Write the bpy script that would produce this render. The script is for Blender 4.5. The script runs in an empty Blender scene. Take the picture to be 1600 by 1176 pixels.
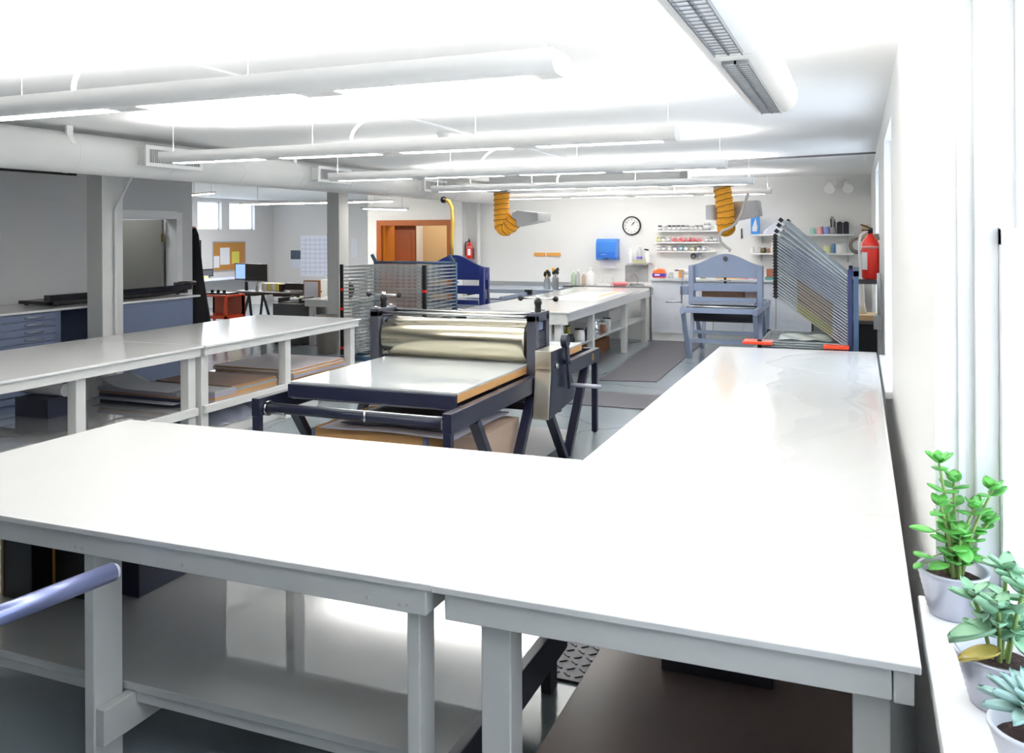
import bpy, bmesh, math, random
from mathutils import Vector, Matrix, Euler
random.seed(7)
S = bpy.context.scene
COL = S.collection
PI = math.pi

# ------------------------------------------------------------------ camera
F = 1345.0; HZ = 363.8; CAMH = 1.88; ROLL = 0.0052
YAW = math.atan(542.0 / F)
cam = bpy.data.cameras.new('camera'); camo = bpy.data.objects.new('camera', cam); COL.objects.link(camo)
cam.sensor_width = 36; cam.lens = 36 * F / 1600
cam.shift_y = -(588 - HZ) / 1600
cam.clip_start = 0.05
camo.matrix_world = Matrix.Translation((0, 0, CAMH)) @ Matrix.Rotation(YAW, 4, 'Z') @ Matrix.Rotation(PI / 2, 4, 'X') @ Matrix.Rotation(-ROLL, 4, 'Z')
S.camera = camo
_c, _s = math.cos(YAW), math.sin(YAW)

def ray(x, y):                       # direction in the room of a point seen in the photo
    u = x - 800; v = y - HZ
    u, v = u * math.cos(ROLL) - v * math.sin(ROLL), v * math.cos(ROLL) + u * math.sin(ROLL)
    return Vector(((u * _c - F * _s) / F, (u * _s + F * _c) / F, -v / F))
def pz(x, y, z): r = ray(x, y); return r * ((z - CAMH) / r.z) + Vector((0, 0, CAMH))
def py(x, y, Y): r = ray(x, y); return r * (Y / r.y) + Vector((0, 0, CAMH))
def px(x, y, X): r = ray(x, y); return r * (X / r.x) + Vector((0, 0, CAMH))

# --------------------------------------------------------------- materials
def lin(h):
    h = h.lstrip('#'); o = []
    for i in (0, 2, 4):
        c = int(h[i:i + 2], 16) / 255
        o.append(c / 12.92 if c <= 0.04045 else ((c + 0.055) / 1.055) ** 2.4)
    return o
MATS = {}
def mat(name, col, rough=0.5, metal=0.0, spec=0.5, var=0.06, scale=8.0, bump=0.0, bscale=40.0, coat=0.0, emit=None, estr=0.0, trans=0.0):
    if name in MATS: return MATS[name]
    m = bpy.data.materials.new(name); m.use_nodes = True
    nt = m.node_tree; b = nt.nodes['Principled BSDF']
    c = lin(col)
    tc = nt.nodes.new('ShaderNodeTexCoord')
    nz = nt.nodes.new('ShaderNodeTexNoise'); nz.inputs['Scale'].default_value = scale; nz.inputs['Detail'].default_value = 4
    nt.links.new(tc.outputs['Object'], nz.inputs['Vector'])
    mx = nt.nodes.new('ShaderNodeMix'); mx.data_type = 'RGBA'
    mx.inputs[6].default_value = [min(1, k * (1 - var)) for k in c] + [1]
    mx.inputs[7].default_value = [min(1, k * (1 + var)) for k in c] + [1]
    nt.links.new(nz.outputs['Fac'], mx.inputs[0]); nt.links.new(mx.outputs[2], b.inputs['Base Color'])
    b.inputs['Roughness'].default_value = rough; b.inputs['Metallic'].default_value = metal
    b.inputs['Specular IOR Level'].default_value = spec
    if coat: b.inputs['Coat Weight'].default_value = coat; b.inputs['Coat Roughness'].default_value = 0.08
    if bump:
        n2 = nt.nodes.new('ShaderNodeTexNoise'); n2.inputs['Scale'].default_value = bscale; n2.inputs['Detail'].default_value = 3
        nt.links.new(tc.outputs['Object'], n2.inputs['Vector'])
        bp = nt.nodes.new('ShaderNodeBump'); bp.inputs['Strength'].default_value = bump; bp.inputs['Distance'].default_value = 0.01
        nt.links.new(n2.outputs['Fac'], bp.inputs['Height']); nt.links.new(bp.outputs['Normal'], b.inputs['Normal'])
    if emit:
        b.inputs['Emission Color'].default_value = lin(emit) + [1]; b.inputs['Emission Strength'].default_value = estr
    if trans: b.inputs['Transmission Weight'].default_value = trans
    MATS[name] = m
    return m

def glass_mat():
    m = bpy.data.materials.new('window_glass'); m.use_nodes = True; nt = m.node_tree
    nt.nodes.remove(nt.nodes['Principled BSDF']); out = nt.nodes['Material Output']
    t = nt.nodes.new('ShaderNodeBsdfTransparent'); g = nt.nodes.new('ShaderNodeBsdfGlossy'); g.inputs['Roughness'].default_value = 0.02
    mx = nt.nodes.new('ShaderNodeMixShader'); mx.inputs[0].default_value = 0.05; nt.links.new(t.outputs[0], mx.inputs[1]); nt.links.new(g.outputs[0], mx.inputs[2])
    nt.links.new(mx.outputs[0], out.inputs[0]); return m
GLASS = glass_mat()

def clear_mat(name, alpha, col='#ffffff', rough=0.1):
    m = mat(name, col, rough); m.node_tree.nodes['Principled BSDF'].inputs['Alpha'].default_value = alpha; return m

WALL = mat('wall_paint', '#ececea', 0.55, var=0.015, scale=3, bump=0.05, bscale=60)
WALLL = mat('grey_left_wall_paint', '#d2d2d3', 0.6, var=0.02, scale=3)
WALLG = mat('office_wall_paint', '#d6d4d2', 0.6, var=0.02, scale=3)
CEIL = mat('ceiling_paint', '#f2f2f1', 0.7, var=0.01, scale=1.2)
TRIM = mat('trim_paint', '#eeeeee', 0.35, var=0.01)
TABLE = mat('white_gloss_paint', '#ebebe9', 0.09, spec=0.5, var=0.02, scale=3, bump=0.012, bscale=9)
FRAMEW = mat('white_table_frame_paint', '#dededb', 0.3, var=0.04, scale=7, bump=0.06, bscale=25)
SHELFM = mat('glossy_grey_shelf_paint', '#c6c6c4', 0.04, spec=1.0, var=0.05, scale=4, bump=0.05, bscale=7, coat=1.0)
SHELFM.node_tree.nodes['Principled BSDF'].inputs['Coat IOR'].default_value = 2.5; SHELFM.node_tree.nodes['Principled BSDF'].inputs['Coat Roughness'].default_value = 0.02
NAVY = mat('black_press_enamel', '#23263a', 0.28, var=0.08)
STEELD = mat('dark_grey_steel', '#565863', 0.3, metal=0.5, var=0.06)
ROLLER = mat('polished_roller_steel', '#d8d0b8', 0.2, metal=1.0, var=0.02)
CHROME = mat('bright_steel', '#cfd0d2', 0.22, metal=1.0, var=0.02)
GUARD = mat('brushed_stainless_guard', '#e6e1d2', 0.3, metal=0.9, var=0.03)
WOODE = mat('pine_edge', '#d7a468', 0.5, var=0.12, scale=14)
BLACK = mat('black_plastic', '#0e0e10', 0.35, var=0.1)
RUBBER = mat('rubber_mat_grey', '#54535b', 0.55, var=0.08, scale=6, bump=0.2, bscale=120)
CARD = mat('cardboard', '#b98c58', 0.8, var=0.07, scale=6)
PAPER = mat('white_paper', '#e4e4e8', 0.7, var=0.02)
PAPERG = mat('grey_paper', '#9b9aa6', 0.7, var=0.05)
GREYP = mat('grey_press_enamel', '#8e9bb5', 0.35, var=0.05)
BLUEP = mat('blue_press_enamel', '#1d2a66', 0.3, var=0.06)
BLUEG = mat('blue_grey_cabinet_enamel', '#69748f', 0.4, var=0.04)
YELLOW = mat('yellow_hose_fabric', '#e8a11c', 0.55, var=0.1, scale=12)
GALV = mat('galvanised_sheet', '#b9bbbe', 0.38, metal=0.7, var=0.08, scale=9)
ORANGEW = mat('orange_stained_wood', '#a4530e', 0.45, var=0.18, scale=7)
TAN = mat('tan_hall_paint', '#b79a72', 0.7, var=0.03)
RED = mat('red_enamel', '#e02a1c', 0.3, var=0.04)
REDO = mat('orange_red_bracket', '#f2502e', 0.35, var=0.05)
WIRE = mat('galvanised_wire', '#a9b0b3', 0.32, metal=0.55, var=0.05)
DUCTM = mat('white_painted_duct', '#e2e2e0', 0.4, var=0.03, scale=2)
WHITEP = mat('white_plastic', '#f0f0ee', 0.3, var=0.015)
LAMPW = mat('white_lamp_enamel', '#ebebea', 0.35, var=0.01)
SLOT = mat('lit_louvre', '#ffffff', 0.5, emit='#fffdfa', estr=9.0)
UPL = mat('lit_tube', '#ffffff', 0.5, emit='#fffdfa', estr=27.0)
ZINC = mat('ridged_zinc_pot', '#b6b8c4', 0.35, metal=0.5, var=0.05, scale=20)
SOIL = mat('potting_soil', '#3a2620', 0.95, var=0.4, scale=60, bump=0.8, bscale=150)
STEM = mat('plant_stem', '#8aa05a', 0.6, var=0.2)
LEAF1 = mat('jade_leaf', '#56a544', 0.3, var=0.35, scale=18)
LEAF2 = mat('grey_green_leaf', '#86b390', 0.4, var=0.35, scale=14)
LEAF3 = mat('blue_rosette_leaf', '#93b3ac', 0.45, var=0.2, scale=16)
LEAFY = mat('yellowing_leaf', '#c9b35a', 0.45, var=0.25, scale=20)
GREYD = mat('dark_grey_cabinet', '#4a4a4d', 0.5, var=0.05)
MASON = mat('brown_hardboard', '#7c6a64', 0.3, var=0.1, scale=3)
STEELB = mat('blue_grey_steel_tube', '#7f88b4', 0.28, metal=0.6, var=0.03)

# ---------------------------------------------------------------- geometry
class MB:
    def __init__(s): s.v = []; s.f = []; s.sm = []
    def add(s, vs, fs, smooth=False):
        o = len(s.v); s.v += [Vector(p) for p in vs]
        for f in fs: s.f.append([i + o for i in f]); s.sm.append(smooth)
        return s
    def box(s, x0, x1, y0, y1, z0, z1):
        return s.add([(x, y, z) for z in (z0, z1) for y in (y0, y1) for x in (x0, x1)],
                     [(0, 2, 3, 1), (4, 5, 7, 6), (0, 1, 5, 4), (1, 3, 7, 5), (3, 2, 6, 7), (2, 0, 4, 6)])
    def bar(s, p, q, w, h, side=None):
        p = Vector(p); q = Vector(q); d = (q - p).normalized()
        if side is None: side = Vector((0, 0, 1)) if abs(d.z) < 0.9 else Vector((0, 1, 0))
        a = d.cross(Vector(side)).normalized(); b = a.cross(d).normalized()
        vs = []
        for c in (p, q):
            for i, j in ((-1, -1), (1, -1), (1, 1), (-1, 1)): vs.append(c + a * i * w / 2 + b * j * h / 2)
        return s.add(vs, [(3, 2, 1, 0), (4, 5, 6, 7), (0, 1, 5, 4), (1, 2, 6, 5), (2, 3, 7, 6), (3, 0, 4, 7)])
    def cyl(s, p, q, r, r2=None, n=16):
        p = Vector(p); q = Vector(q); d = (q - p).normalized(); r2 = r if r2 is None else r2
        t = Vector((0, 0, 1)) if abs(d.z) < 0.9 else Vector((1, 0, 0))
        a = d.cross(t).normalized(); b = d.cross(a).normalized()
        vs = []
        for c, rr in ((p, r), (q, r2)):
            for i in range(n): vs.append(c + a * math.cos(2 * PI * i / n) * rr + b * math.sin(2 * PI * i / n) * rr)
        s.add(vs, [(i, (i + 1) % n, n + (i + 1) % n, n + i) for i in range(n)], True)
        s.add(vs[:n], [tuple(range(n))[::-1]]); s.add(vs[n:], [tuple(range(n))])
        return s
    def tube(s, pts, r, n=8):
        pts = [Vector(p) for p in pts]; rings = []; a = None
        for i, p in enumerate(pts):
            d = (pts[min(i + 1, len(pts) - 1)] - pts[max(i - 1, 0)]).normalized()
            if a is None:
                t = Vector((0, 0, 1)) if abs(d.z) < 0.9 else Vector((1, 0, 0)); a = d.cross(t).normalized()
            else: a = (a - d * a.dot(d)).normalized()
            b = d.cross(a)
            rr = r[i] if isinstance(r, (list, tuple)) else r
            rings.append([p + (a * math.cos(2 * PI * k / n) + b * math.sin(2 * PI * k / n)) * rr for k in range(n)])
        vs = [v for g in rings for v in g]; fs = []
        for i in range(len(pts) - 1):
            for k in range(n): fs.append((i * n + k, i * n + (k + 1) % n, (i + 1) * n + (k + 1) % n, (i + 1) * n + k))
        s.add(vs, fs, True); s.add(rings[0], [tuple(range(n))[::-1]]); s.add(rings[-1], [tuple(range(n))])
        return s
    def lathe(s, c, prof, n=24, axis='z', caps=True):
        c = Vector(c); vs = []
        for r, h in prof:
            for k in range(n):
                a = 2 * PI * k / n; x, y = r * math.cos(a), r * math.sin(a)
                vs.append(c + (Vector((x, y, h)) if axis == 'z' else Vector((x, h, y)) if axis == 'y' else Vector((h, x, y))))
        m = len(prof); fs = []
        for i in range(m - 1):
            for k in range(n): fs.append((i * n + k, i * n + (k + 1) % n, (i + 1) * n + (k + 1) % n, (i + 1) * n + k))
        s.add(vs, fs, True)
        if caps: s.add(vs[:n], [tuple(range(n))[::-1]]); s.add(vs[-n:], [tuple(range(n))])
        return s
    def prism(s, poly, axis, a, b):
        def P(u, v, w): return (w, u, v) if axis == 'x' else (u, w, v) if axis == 'y' else (u, v, w)
        n = len(poly); vs = [P(u, v, a) for u, v in poly] + [P(u, v, b) for u, v in poly]
        return s.add(vs, [tuple(range(n))[::-1], tuple(range(n, 2 * n))] + [(i, (i + 1) % n, n + (i + 1) % n, n + i) for i in range(n)])
    def ell(s, c, r, M=None, nu=10, nv=6):
        c = Vector(c); vs = []; M = M or Matrix.Identity(3)
        for j in range(nv + 1):
            t = PI * j / nv
            for i in range(nu):
                a = 2 * PI * i / nu
                vs.append(c + M @ Vector((r[0] * math.sin(t) * math.cos(a), r[1] * math.sin(t) * math.sin(a), r[2] * math.cos(t))))
        fs = []
        for j in range(nv):
            for i in range(nu): fs.append((j * nu + i, j * nu + (i + 1) % nu, (j + 1) * nu + (i + 1) % nu, (j + 1) * nu + i))
        return s.add(vs, fs, True)
    def build(s, name, m, parent=None, bevel=0.0, recalc=True):
        off = Vector((0, 0, 0))
        p = parent
        while p is not None: off += p.location; p = p.parent
        me = bpy.data.meshes.new(name)
        me.from_pydata([tuple(v - off) for v in s.v], [], s.f)
        for q, k in zip(me.polygons, s.sm): q.use_smooth = k
        if recalc:
            bm = bmesh.new(); bm.from_mesh(me); bmesh.ops.remove_doubles(bm, verts=bm.verts, dist=1e-6)
            bmesh.ops.recalc_face_normals(bm, faces=bm.faces); bm.to_mesh(me); bm.free()
        me.materials.append(m)
        o = bpy.data.objects.new(name, me); COL.objects.link(o)
        if parent is not None: o.parent = parent
        if bevel:
            b = o.modifiers.new('bevel', 'BEVEL'); b.width = bevel; b.segments = 2; b.limit_method = 'ANGLE'; b.angle_limit = 0.8
        return o

def tag(o, label, cat, group=None):
    o['label'] = label; o['category'] = cat
    if group: o['group'] = group
    return o
def thing(name, label, cat, loc=(0, 0, 0), group=None):
    o = bpy.data.objects.new(name, None); COL.objects.link(o); o.location = loc; o.empty_display_size = 0.1
    return tag(o, label, cat, group)
def struct(name, mb, m, parent=None, **k):
    o = mb.build(name, m, parent, **k)
    if parent is None: o['kind'] = 'structure'
    return o
def sroot(name, loc=(0, 0, 0)):
    o = bpy.data.objects.new(name, None); COL.objects.link(o); o.location = loc; o['kind'] = 'structure'; return o
def dup(root, loc, label=None, group=None, rotz=None):
    r = root.copy(); COL.objects.link(r); r.location = loc
    if rotz is not None: r.rotation_euler = (0, 0, rotz)
    if label: r['label'] = label
    if group: r['group'] = group
    for ch in list(root.children):
        c = ch.copy(); COL.objects.link(c); c.parent = r
        for g in list(ch.children):
            d = g.copy(); COL.objects.link(d); d.parent = c
    return r
def bx(*a): return MB().box(*a)
def text_mesh(s, size, M, name, m, parent, depth=0.001):
    cu = bpy.data.curves.new(name, 'FONT'); cu.body = s; cu.size = size; cu.extrude = depth; cu.align_x = 'CENTER'; cu.align_y = 'CENTER'
    t = bpy.data.objects.new(name + '_curve', cu); COL.objects.link(t)
    dg = bpy.context.evaluated_depsgraph_get(); me = bpy.data.meshes.new_from_object(t.evaluated_get(dg))
    bpy.data.objects.remove(t); bpy.data.curves.remove(cu)
    me.transform(M); me.materials.clear(); me.materials.append(m)
    o = bpy.data.objects.new(name, me); COL.objects.link(o)
    if parent is not None: o.parent = parent
    return o
ORD = ['first', 'second', 'third', 'fourth', 'fifth', 'sixth', 'seventh', 'eighth', 'ninth', 'tenth', 'eleventh', 'twelfth', 'thirteenth']

# ================================================================ THE ROOM
ZC = 2.82; YF = 15.4; YB = -5.0; XR = 0.19; XRO = 0.46; XL = -9.2; XN = -15.45; YE = 20.2

def floor_mat():
    m = mat('painted_concrete_floor', '#8d979e', 0.16, spec=0.6, var=0.12, scale=0.9, bump=0.04, bscale=5)
    nt = m.node_tree; b = nt.nodes['Principled BSDF']
    mx = [n for n in nt.nodes if n.type == 'MIX'][0]; tc = [n for n in nt.nodes if n.type == 'TEX_COORD'][0]
    vo = nt.nodes.new('ShaderNodeTexVoronoi'); vo.feature = 'DISTANCE_TO_EDGE'; vo.inputs['Scale'].default_value = 0.55
    n3 = nt.nodes.new('ShaderNodeTexNoise'); n3.inputs['Scale'].default_value = 2.5
    ad = nt.nodes.new('ShaderNodeMix'); ad.data_type = 'RGBA'; ad.blend_type = 'ADD'; ad.inputs[0].default_value = 0.35
    nt.links.new(tc.outputs['Object'], n3.inputs['Vector']); nt.links.new(tc.outputs['Object'], ad.inputs[6]); nt.links.new(n3.outputs['Color'], ad.inputs[7])
    nt.links.new(ad.outputs[2], vo.inputs['Vector'])
    r = nt.nodes.new('ShaderNodeValToRGB'); r.color_ramp.elements[0].color = (0.35, 0.35, 0.36, 1); r.color_ramp.elements[1].position = 0.012
    nt.links.new(vo.outputs['Distance'], r.inputs[0])
    mu = nt.nodes.new('ShaderNodeMix'); mu.data_type = 'RGBA'; mu.blend_type = 'MULTIPLY'; mu.inputs[0].default_value = 0.6
    nt.links.new(mx.outputs[2], mu.inputs[6]); nt.links.new(r.outputs[0], mu.inputs[7]); nt.links.new(mu.outputs[2], b.inputs['Base Color'])
    return m
struct('floor', bx(XN - 0.2, XRO, YB, YE + 0.2, -0.15, 0), floor_mat())
struct('ceiling', bx(XN - 0.2, XRO, YB, YE + 0.2, ZC, ZC + 0.2), CEIL)
# right wall with its window openings
WIN = [(0.75, 2.6), (5.86, 7.5), (9.6, 11.3)]  # third window is unseen, added for daylight on the island and press
ZS, ZT = 0.84, 2.6
mb = MB(); edges = [YB] + [e for w in WIN for e in w] + [YF + 0.3]
for i in range(0, len(edges), 2): mb.box(XR, XRO, edges[i], edges[i + 1], 0, ZC)
for a, b in WIN: mb.box(XR, XRO, a, b, 0, ZS); mb.box(XR, XRO, a, b, ZT, ZC)
struct('wall_right', mb, WALL)
for k, (a, b) in enumerate(WIN):
    w = sroot('window_%d' % (k + 1), (0.36, (a + b) / 2, ZS))
    MB().box(0.145, 0.34, a - 0.05 if k != 0 else a, b + 0.03 if k != 0 else b, ZS, 0.885).build('window_sill', TRIM, w, bevel=0.006) if k in (0, 1) else None
    fr = MB()
    for y0, y1 in ((a, a + 0.02), (b - 0.02, b)):
        fr.box(0.30, 0.44, y0, y1, ZS, ZT)
    fr.box(0.30, 0.44, a, b, ZT - 0.03, ZT); fr.box(0.30, 0.44, a, b, ZS, ZS + 0.045)
    for q, sg in ((b, -1), (a, 1)):      # stop beads
        fr.box(0.245, 0.262, min(q, q + sg * 0.012), max(q, q + sg * 0.012), 0.885, ZT)
        fr.box(0.285, 0.3398, min(q, q + sg * 0.03), max(q, q + sg * 0.03), 0.885, ZT)
    fr.build('window_frame', TRIM, w, bevel=0.003)
    zm = 1.865
    for nm, x0, x1, z0, z1 in (('lower_sash', 0.34, 0.375, 0.885, zm + 0.02), ('upper_sash', 0.38, 0.415, zm - 0.025, ZT - 0.03)):
        sa = MB()
        sa.box(x0, x1, a + 0.02, a + 0.07, z0, z1); sa.box(x0, x1, b - 0.07, b - 0.02, z0, z1)
        sa.box(x0, x1, a + 0.02, b - 0.02, z0, z0 + (0.07 if nm[0] == 'l' else 0.045)); sa.box(x0, x1, a + 0.02, b - 0.02, z1 - 0.045, z1)
        so = sa.build(nm, TRIM, w, bevel=0.003)
        MB().box((x0 + x1) / 2 - 0.002, (x0 + x1) / 2 + 0.002, a + 0.06, b - 0.06, z0 + 0.04, z1 - 0.04).build('pane', GLASS, so)
# far wall with the wooden double doorway
DX0, DX1, DZ = -9.1, -7.58, 2.05
mb = MB().box(-9.42, DX0, YF, YF + 0.3, 0, ZC).box(DX1, XRO, YF, YF + 0.3, 0, ZC).box(DX0, DX1, YF, YF + 0.3, DZ, ZC)
struct('wall_far', mb, WALL)
struct('wall_hall', bx(-9.42, -6.5, YF + 2.2, YF + 2.3, 0, ZC).box(-6.6, -6.5, YF + 0.3, YF + 2.2, 0, ZC), TAN)
struct('wall_partition', bx(-9.42, -9.30, YF + 0.3, YE, 0, ZC), WALLG)
struct('wall_end', bx(XN - 0.2, -9.30, YE, YE + 0.2, 0, ZC), WALLG)
d = sroot('door_2', ((DX0 + DX1) / 2, YF, 0))
MB().box(DX0 - 0.1, DX0 + 0.012, YF - 0.03, YF + 0.29, 0, DZ + 0.1).box(DX1 - 0.012, DX1 + 0.1, YF - 0.03, YF + 0.29, 0, DZ + 0.1).box(DX0, DX1, YF - 0.03, YF + 0.29, DZ - 0.012, DZ + 0.1).build('door_frame', ORANGEW, d, bevel=0.004)
lf = MB().box(DX0 + 0.17, DX0 + 0.66, YF + 0.24, YF + 0.285, 0.01, DZ - 0.01)
for z0, z1 in ((0.2, 0.95), (1.1, 1.9)): lf.box(DX0 + 0.26, DX0 + 0.57, YF + 0.232, YF + 0.24, z0, z1)
lf = lf.build('door_leaf', mat('red_brown_door', '#8a3d0a', 0.4, var=0.15, scale=6), d, bevel=0.004)
MB().cyl((DX0 + 0.22, YF + 0.19, 1.0), (DX0 + 0.22, YF + 0.24, 1.0), 0.03).build('door_knob', CHROME, lf)
MB().box(DX0 + 0.01, DX0 + 0.06, YF + 0.05, YF + 0.5, 0.01, DZ - 0.01).build('door_leaf', mat('amber_door_edge', '#c0701c', 0.4, var=0.12), d)
# left wall with its dark doorway
LD0, LD1 = 8.62, 9.78
mb = MB().box(XL - 0.2, XL, YB, LD0, 0, ZC).box(XL - 0.2, XL, LD1, 10.1, 0, ZC).box(XL - 0.2, XL, LD0, LD1, 2.12, ZC)
struct('wall_left', mb, WALLL)
struct('wall_return', bx(XN - 0.2, XL - 0.2, 9.95, 10.1, 0, ZC), WALLG)
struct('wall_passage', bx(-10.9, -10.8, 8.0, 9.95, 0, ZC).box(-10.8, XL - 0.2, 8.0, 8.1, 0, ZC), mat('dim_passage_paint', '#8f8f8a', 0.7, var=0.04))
d = sroot('door_1', (XL, (LD0 + LD1) / 2, 0))
MB().box(XL - 0.19, XL + 0.02, LD0 - 0.08, LD0 + 0.012, 0, 2.2).box(XL - 0.19, XL + 0.02, LD1 - 0.012, LD1 + 0.1, 0, 2.2).box(XL - 0.19, XL + 0.02, LD0, LD1, 2.105, 2.22).build('door_frame', TRIM, d, bevel=0.004)
lf = MB().box(XL - 1.05, XL - 0.2, LD1 - 0.075, LD1 - 0.035, 0.01, 2.10).build('door_leaf', mat('grey_door_paint', '#8d8d86', 0.5, var=0.03), d)
MB().box(XL - 0.215, XL - 0.17, LD1 - 0.075, LD1 - 0.055, 1.78, 1.9).build('hinge', mat('brass_hinge', '#8c7a4a', 0.35, metal=0.8), lf)
struct('trim_1', bx(XL, XL + 0.02, 6.0, 8.05, 2.63, 2.665), BLACK)
struct('trim_2', bx(XL, XL + 0.012, 6.0, LD0 - 0.08, 2.28, 2.30), WALLG)
# office window wall
NW = [(17.16, 18.04), (18.34, 19.37)]; NZ0, NZ1 = 2.0, 2.73
mb = MB().box(XN - 0.2, XN, 10.1, NW[0][0], 0, ZC).box(XN - 0.2, XN, NW[0][1], NW[1][0], 0, ZC).box(XN - 0.2, XN, NW[1][1], YE, 0, ZC)
for a, b in NW: mb.box(XN - 0.2, XN, a, b, 0, NZ0).box(XN - 0.2, XN, a, b, NZ1, ZC)
struct('wall_office', mb, WALLG)
for k, (a, b) in enumerate(NW):
    w = sroot('window_%d' % (k + 4), (XN - 0.1, (a + b) / 2, NZ0))
    f = MB().box(XN - 0.16, XN - 0.1, a, a + 0.03, NZ0, NZ1).box(XN - 0.16, XN - 0.1, b - 0.03, b, NZ0, NZ1).box(XN - 0.16, XN - 0.1, a, b, NZ0, NZ0 + 0.03).box(XN - 0.16, XN - 0.1, a, b, NZ1 - 0.03, NZ1)
    f = f.build('window_frame', TRIM, w)
    MB().box(XN - 0.135, XN - 0.13, a + 0.02, b - 0.02, NZ0 + 0.02, NZ1 - 0.02).build('pane', GLASS, f)
# walls out of the frame that close the room
struct('wall_back', bx(XL - 0.2, XRO, YB - 0.2, YB, 0, ZC), mat('back_wall_paint', '#77777a', 0.7, var=0.03))
# columns, beam, ceiling joints
for y0, y1 in ((7.13, 7.42), (11.8, 12.08)):
    struct('column', bx(-7.985, -7.755, y0, y1, 0, 2.62), mat('column_paint', '#d9d9d6', 0.5, var=0.02), bevel=0.006)
struct('pilaster', bx(-7.30, -7.17, 15.2, YF, 0, ZC), TRIM)
struct('beam', bx(-8.02, -7.72, YB, YF, 2.62, ZC), WALLG)
struct('trim_3', bx(-3.40, -3.37, YB, 10.6, ZC - 0.012, ZC), TRIM)
mb = MB(); mb.prism([(-1.6, 11.50), (0.19, 11.08), (0.19, 11.13), (-1.6, 11.55)], 'z', ZC - 0.02, ZC)
struct('trim_4', mb, mat('ceiling_joint_grey', '#6a6a6c', 0.7))  # dark joint line across the ceiling
struct('baseboard_far', bx(-6.8, -5.1, YF - 0.02, YF, 0, 0.12), TRIM)
struct('baseboard_office', bx(XN, -9.42, YE - 0.02, YE, 0, 0.12), TRIM)

# conduit on the first column and a pipe by the far column
tag(MB().tube([(-7.50, 7.36, 2.62), (-7.62, 7.33, 2.40), (-7.737, 7.29, 2.16), (-7.737, 7.29, 1.0), (-7.737, 7.29, 0.0)], 0.016).build('electrical_conduit', TRIM), 'thin white conduit bent down the face of the nearest column', 'conduit')
tag(MB().cyl((-6.88, 15.33, 0), (-6.88, 15.33, ZC), 0.035).build('wall_pipe', TRIM), 'white vertical pipe on the far wall just right of the small fire extinguisher', 'pipe')

# ================================================================= TABLES
def worktable(name, label, top_poly, zt, aprons, legs, shelf=None, rails=(), cat='worktable', top_th=0.02, shelf_m=None):
    cx = sum(p[0] for p in top_poly) / len(top_poly); cy = sum(p[1] for p in top_poly) / len(top_poly)
    t = thing(name, label, cat, (cx, cy, 0))
    MB().prism(top_poly, 'z', zt - top_th, zt).build('tabletop', TABLE, t, bevel=0.003)
    for a in aprons: bx(*a).build('apron', FRAMEW, t, bevel=0.004)
    for x0, x1, y0, y1 in legs: bx(x0, x1, y0, y1, 0, zt - top_th).build('leg', FRAMEW, t, bevel=0.005)
    if shelf: bx(*shelf).build('shelf', shelf_m or SHELFM, t, bevel=0.003)
    for a in rails: bx(*a).build('stretcher', FRAMEW, t, bevel=0.004)
    return t
Z0 = 0.88
# the table across the foreground
t = worktable('worktable', 'long white worktable across the foreground with a wide lower shelf',
    [(-3.60, 2.12), (-1.1105, 2.138), (-1.1115, 3.556), (-3.60, 3.485)], 0.9,
    [(-3.55, -1.13, 2.145, 2.185, 0.806, Z0), (-3.55, -1.13, 3.40, 3.44, 0.806, Z0), (-3.55, -3.51, 2.185, 3.40, 0.806, Z0), (-1.17, -1.13, 2.185, 3.40, 0.806, Z0)],
    [(-1.215, -1.172, 2.186, 2.28), (-2.47, -2.425, 2.186, 2.31), (-3.54, -3.50, 2.186, 2.28), (-1.215, -1.172, 3.30, 3.39), (-2.47, -2.425, 3.30, 3.39), (-3.54, -3.50, 3.30, 3.39)],
    (-3.54, -1.165, 2.315, 3.46, 0.27, 0.30),
    [(-2.424, -2.384, 2.19, 3.40, 0.14, 0.265), (-1.17, -1.13, 2.19, 3.40, 0.16, 0.30), (-3.54, -1.22, 2.33, 2.37, 0.225, 0.268)])
CHARF = mat('charcoal_frame', '#4b4c58', 0.4, var=0.06)
for o in list(t.children):              # the hidden right-hand rail and rear leg have a darker charcoal tone
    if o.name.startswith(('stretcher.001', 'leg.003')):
        o.data.materials[0] = CHARF; o['label'] = 'dark ' + o.name.split('.')[0]
for x, z in ((-1.19, 0.83), (-1.215, 0.828), (-1.32, 0.832), (-2.46, 0.828), (-2.43, 0.826), (-2.0, 0.83)):
    MB().cyl((x, 2.1435, z), (x, 2.146, z), 0.006, n=10).build('screw_head', mat('painted_screw', '#c9c9c6', 0.4), t)
# the long table under the windows
worktable('worktable', 'long white worktable along the window wall, running from the near corner into the room',
    [(-1.1085, 2.136), (0.126, 2.136), (0.126, 7.56), (-1.1095, 7.50)], 0.9,
    [(-1.075, 0.065, 2.15, 2.19, 0.804, Z0), (0.068, 0.112, 2.15, 7.5, 0.80, Z0), (-1.085, -1.045, 2.192, 7.46, 0.804, Z0), (-1.04, 0.06, 7.42, 7.46, 0.804, Z0)],
    [(-0.985, -0.895, 2.195, 2.285), (-0.02, 0.063, 2.195, 2.285), (-0.985, -0.895, 4.75, 4.84), (-0.02, 0.063, 4.75, 4.84), (-0.985, -0.895, 7.32, 7.41), (-0.02, 0.063, 7.32, 7.41)],
    (-0.92, 0.05, 2.29, 7.3, 0.275, 0.30), shelf_m=MASON)
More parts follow.
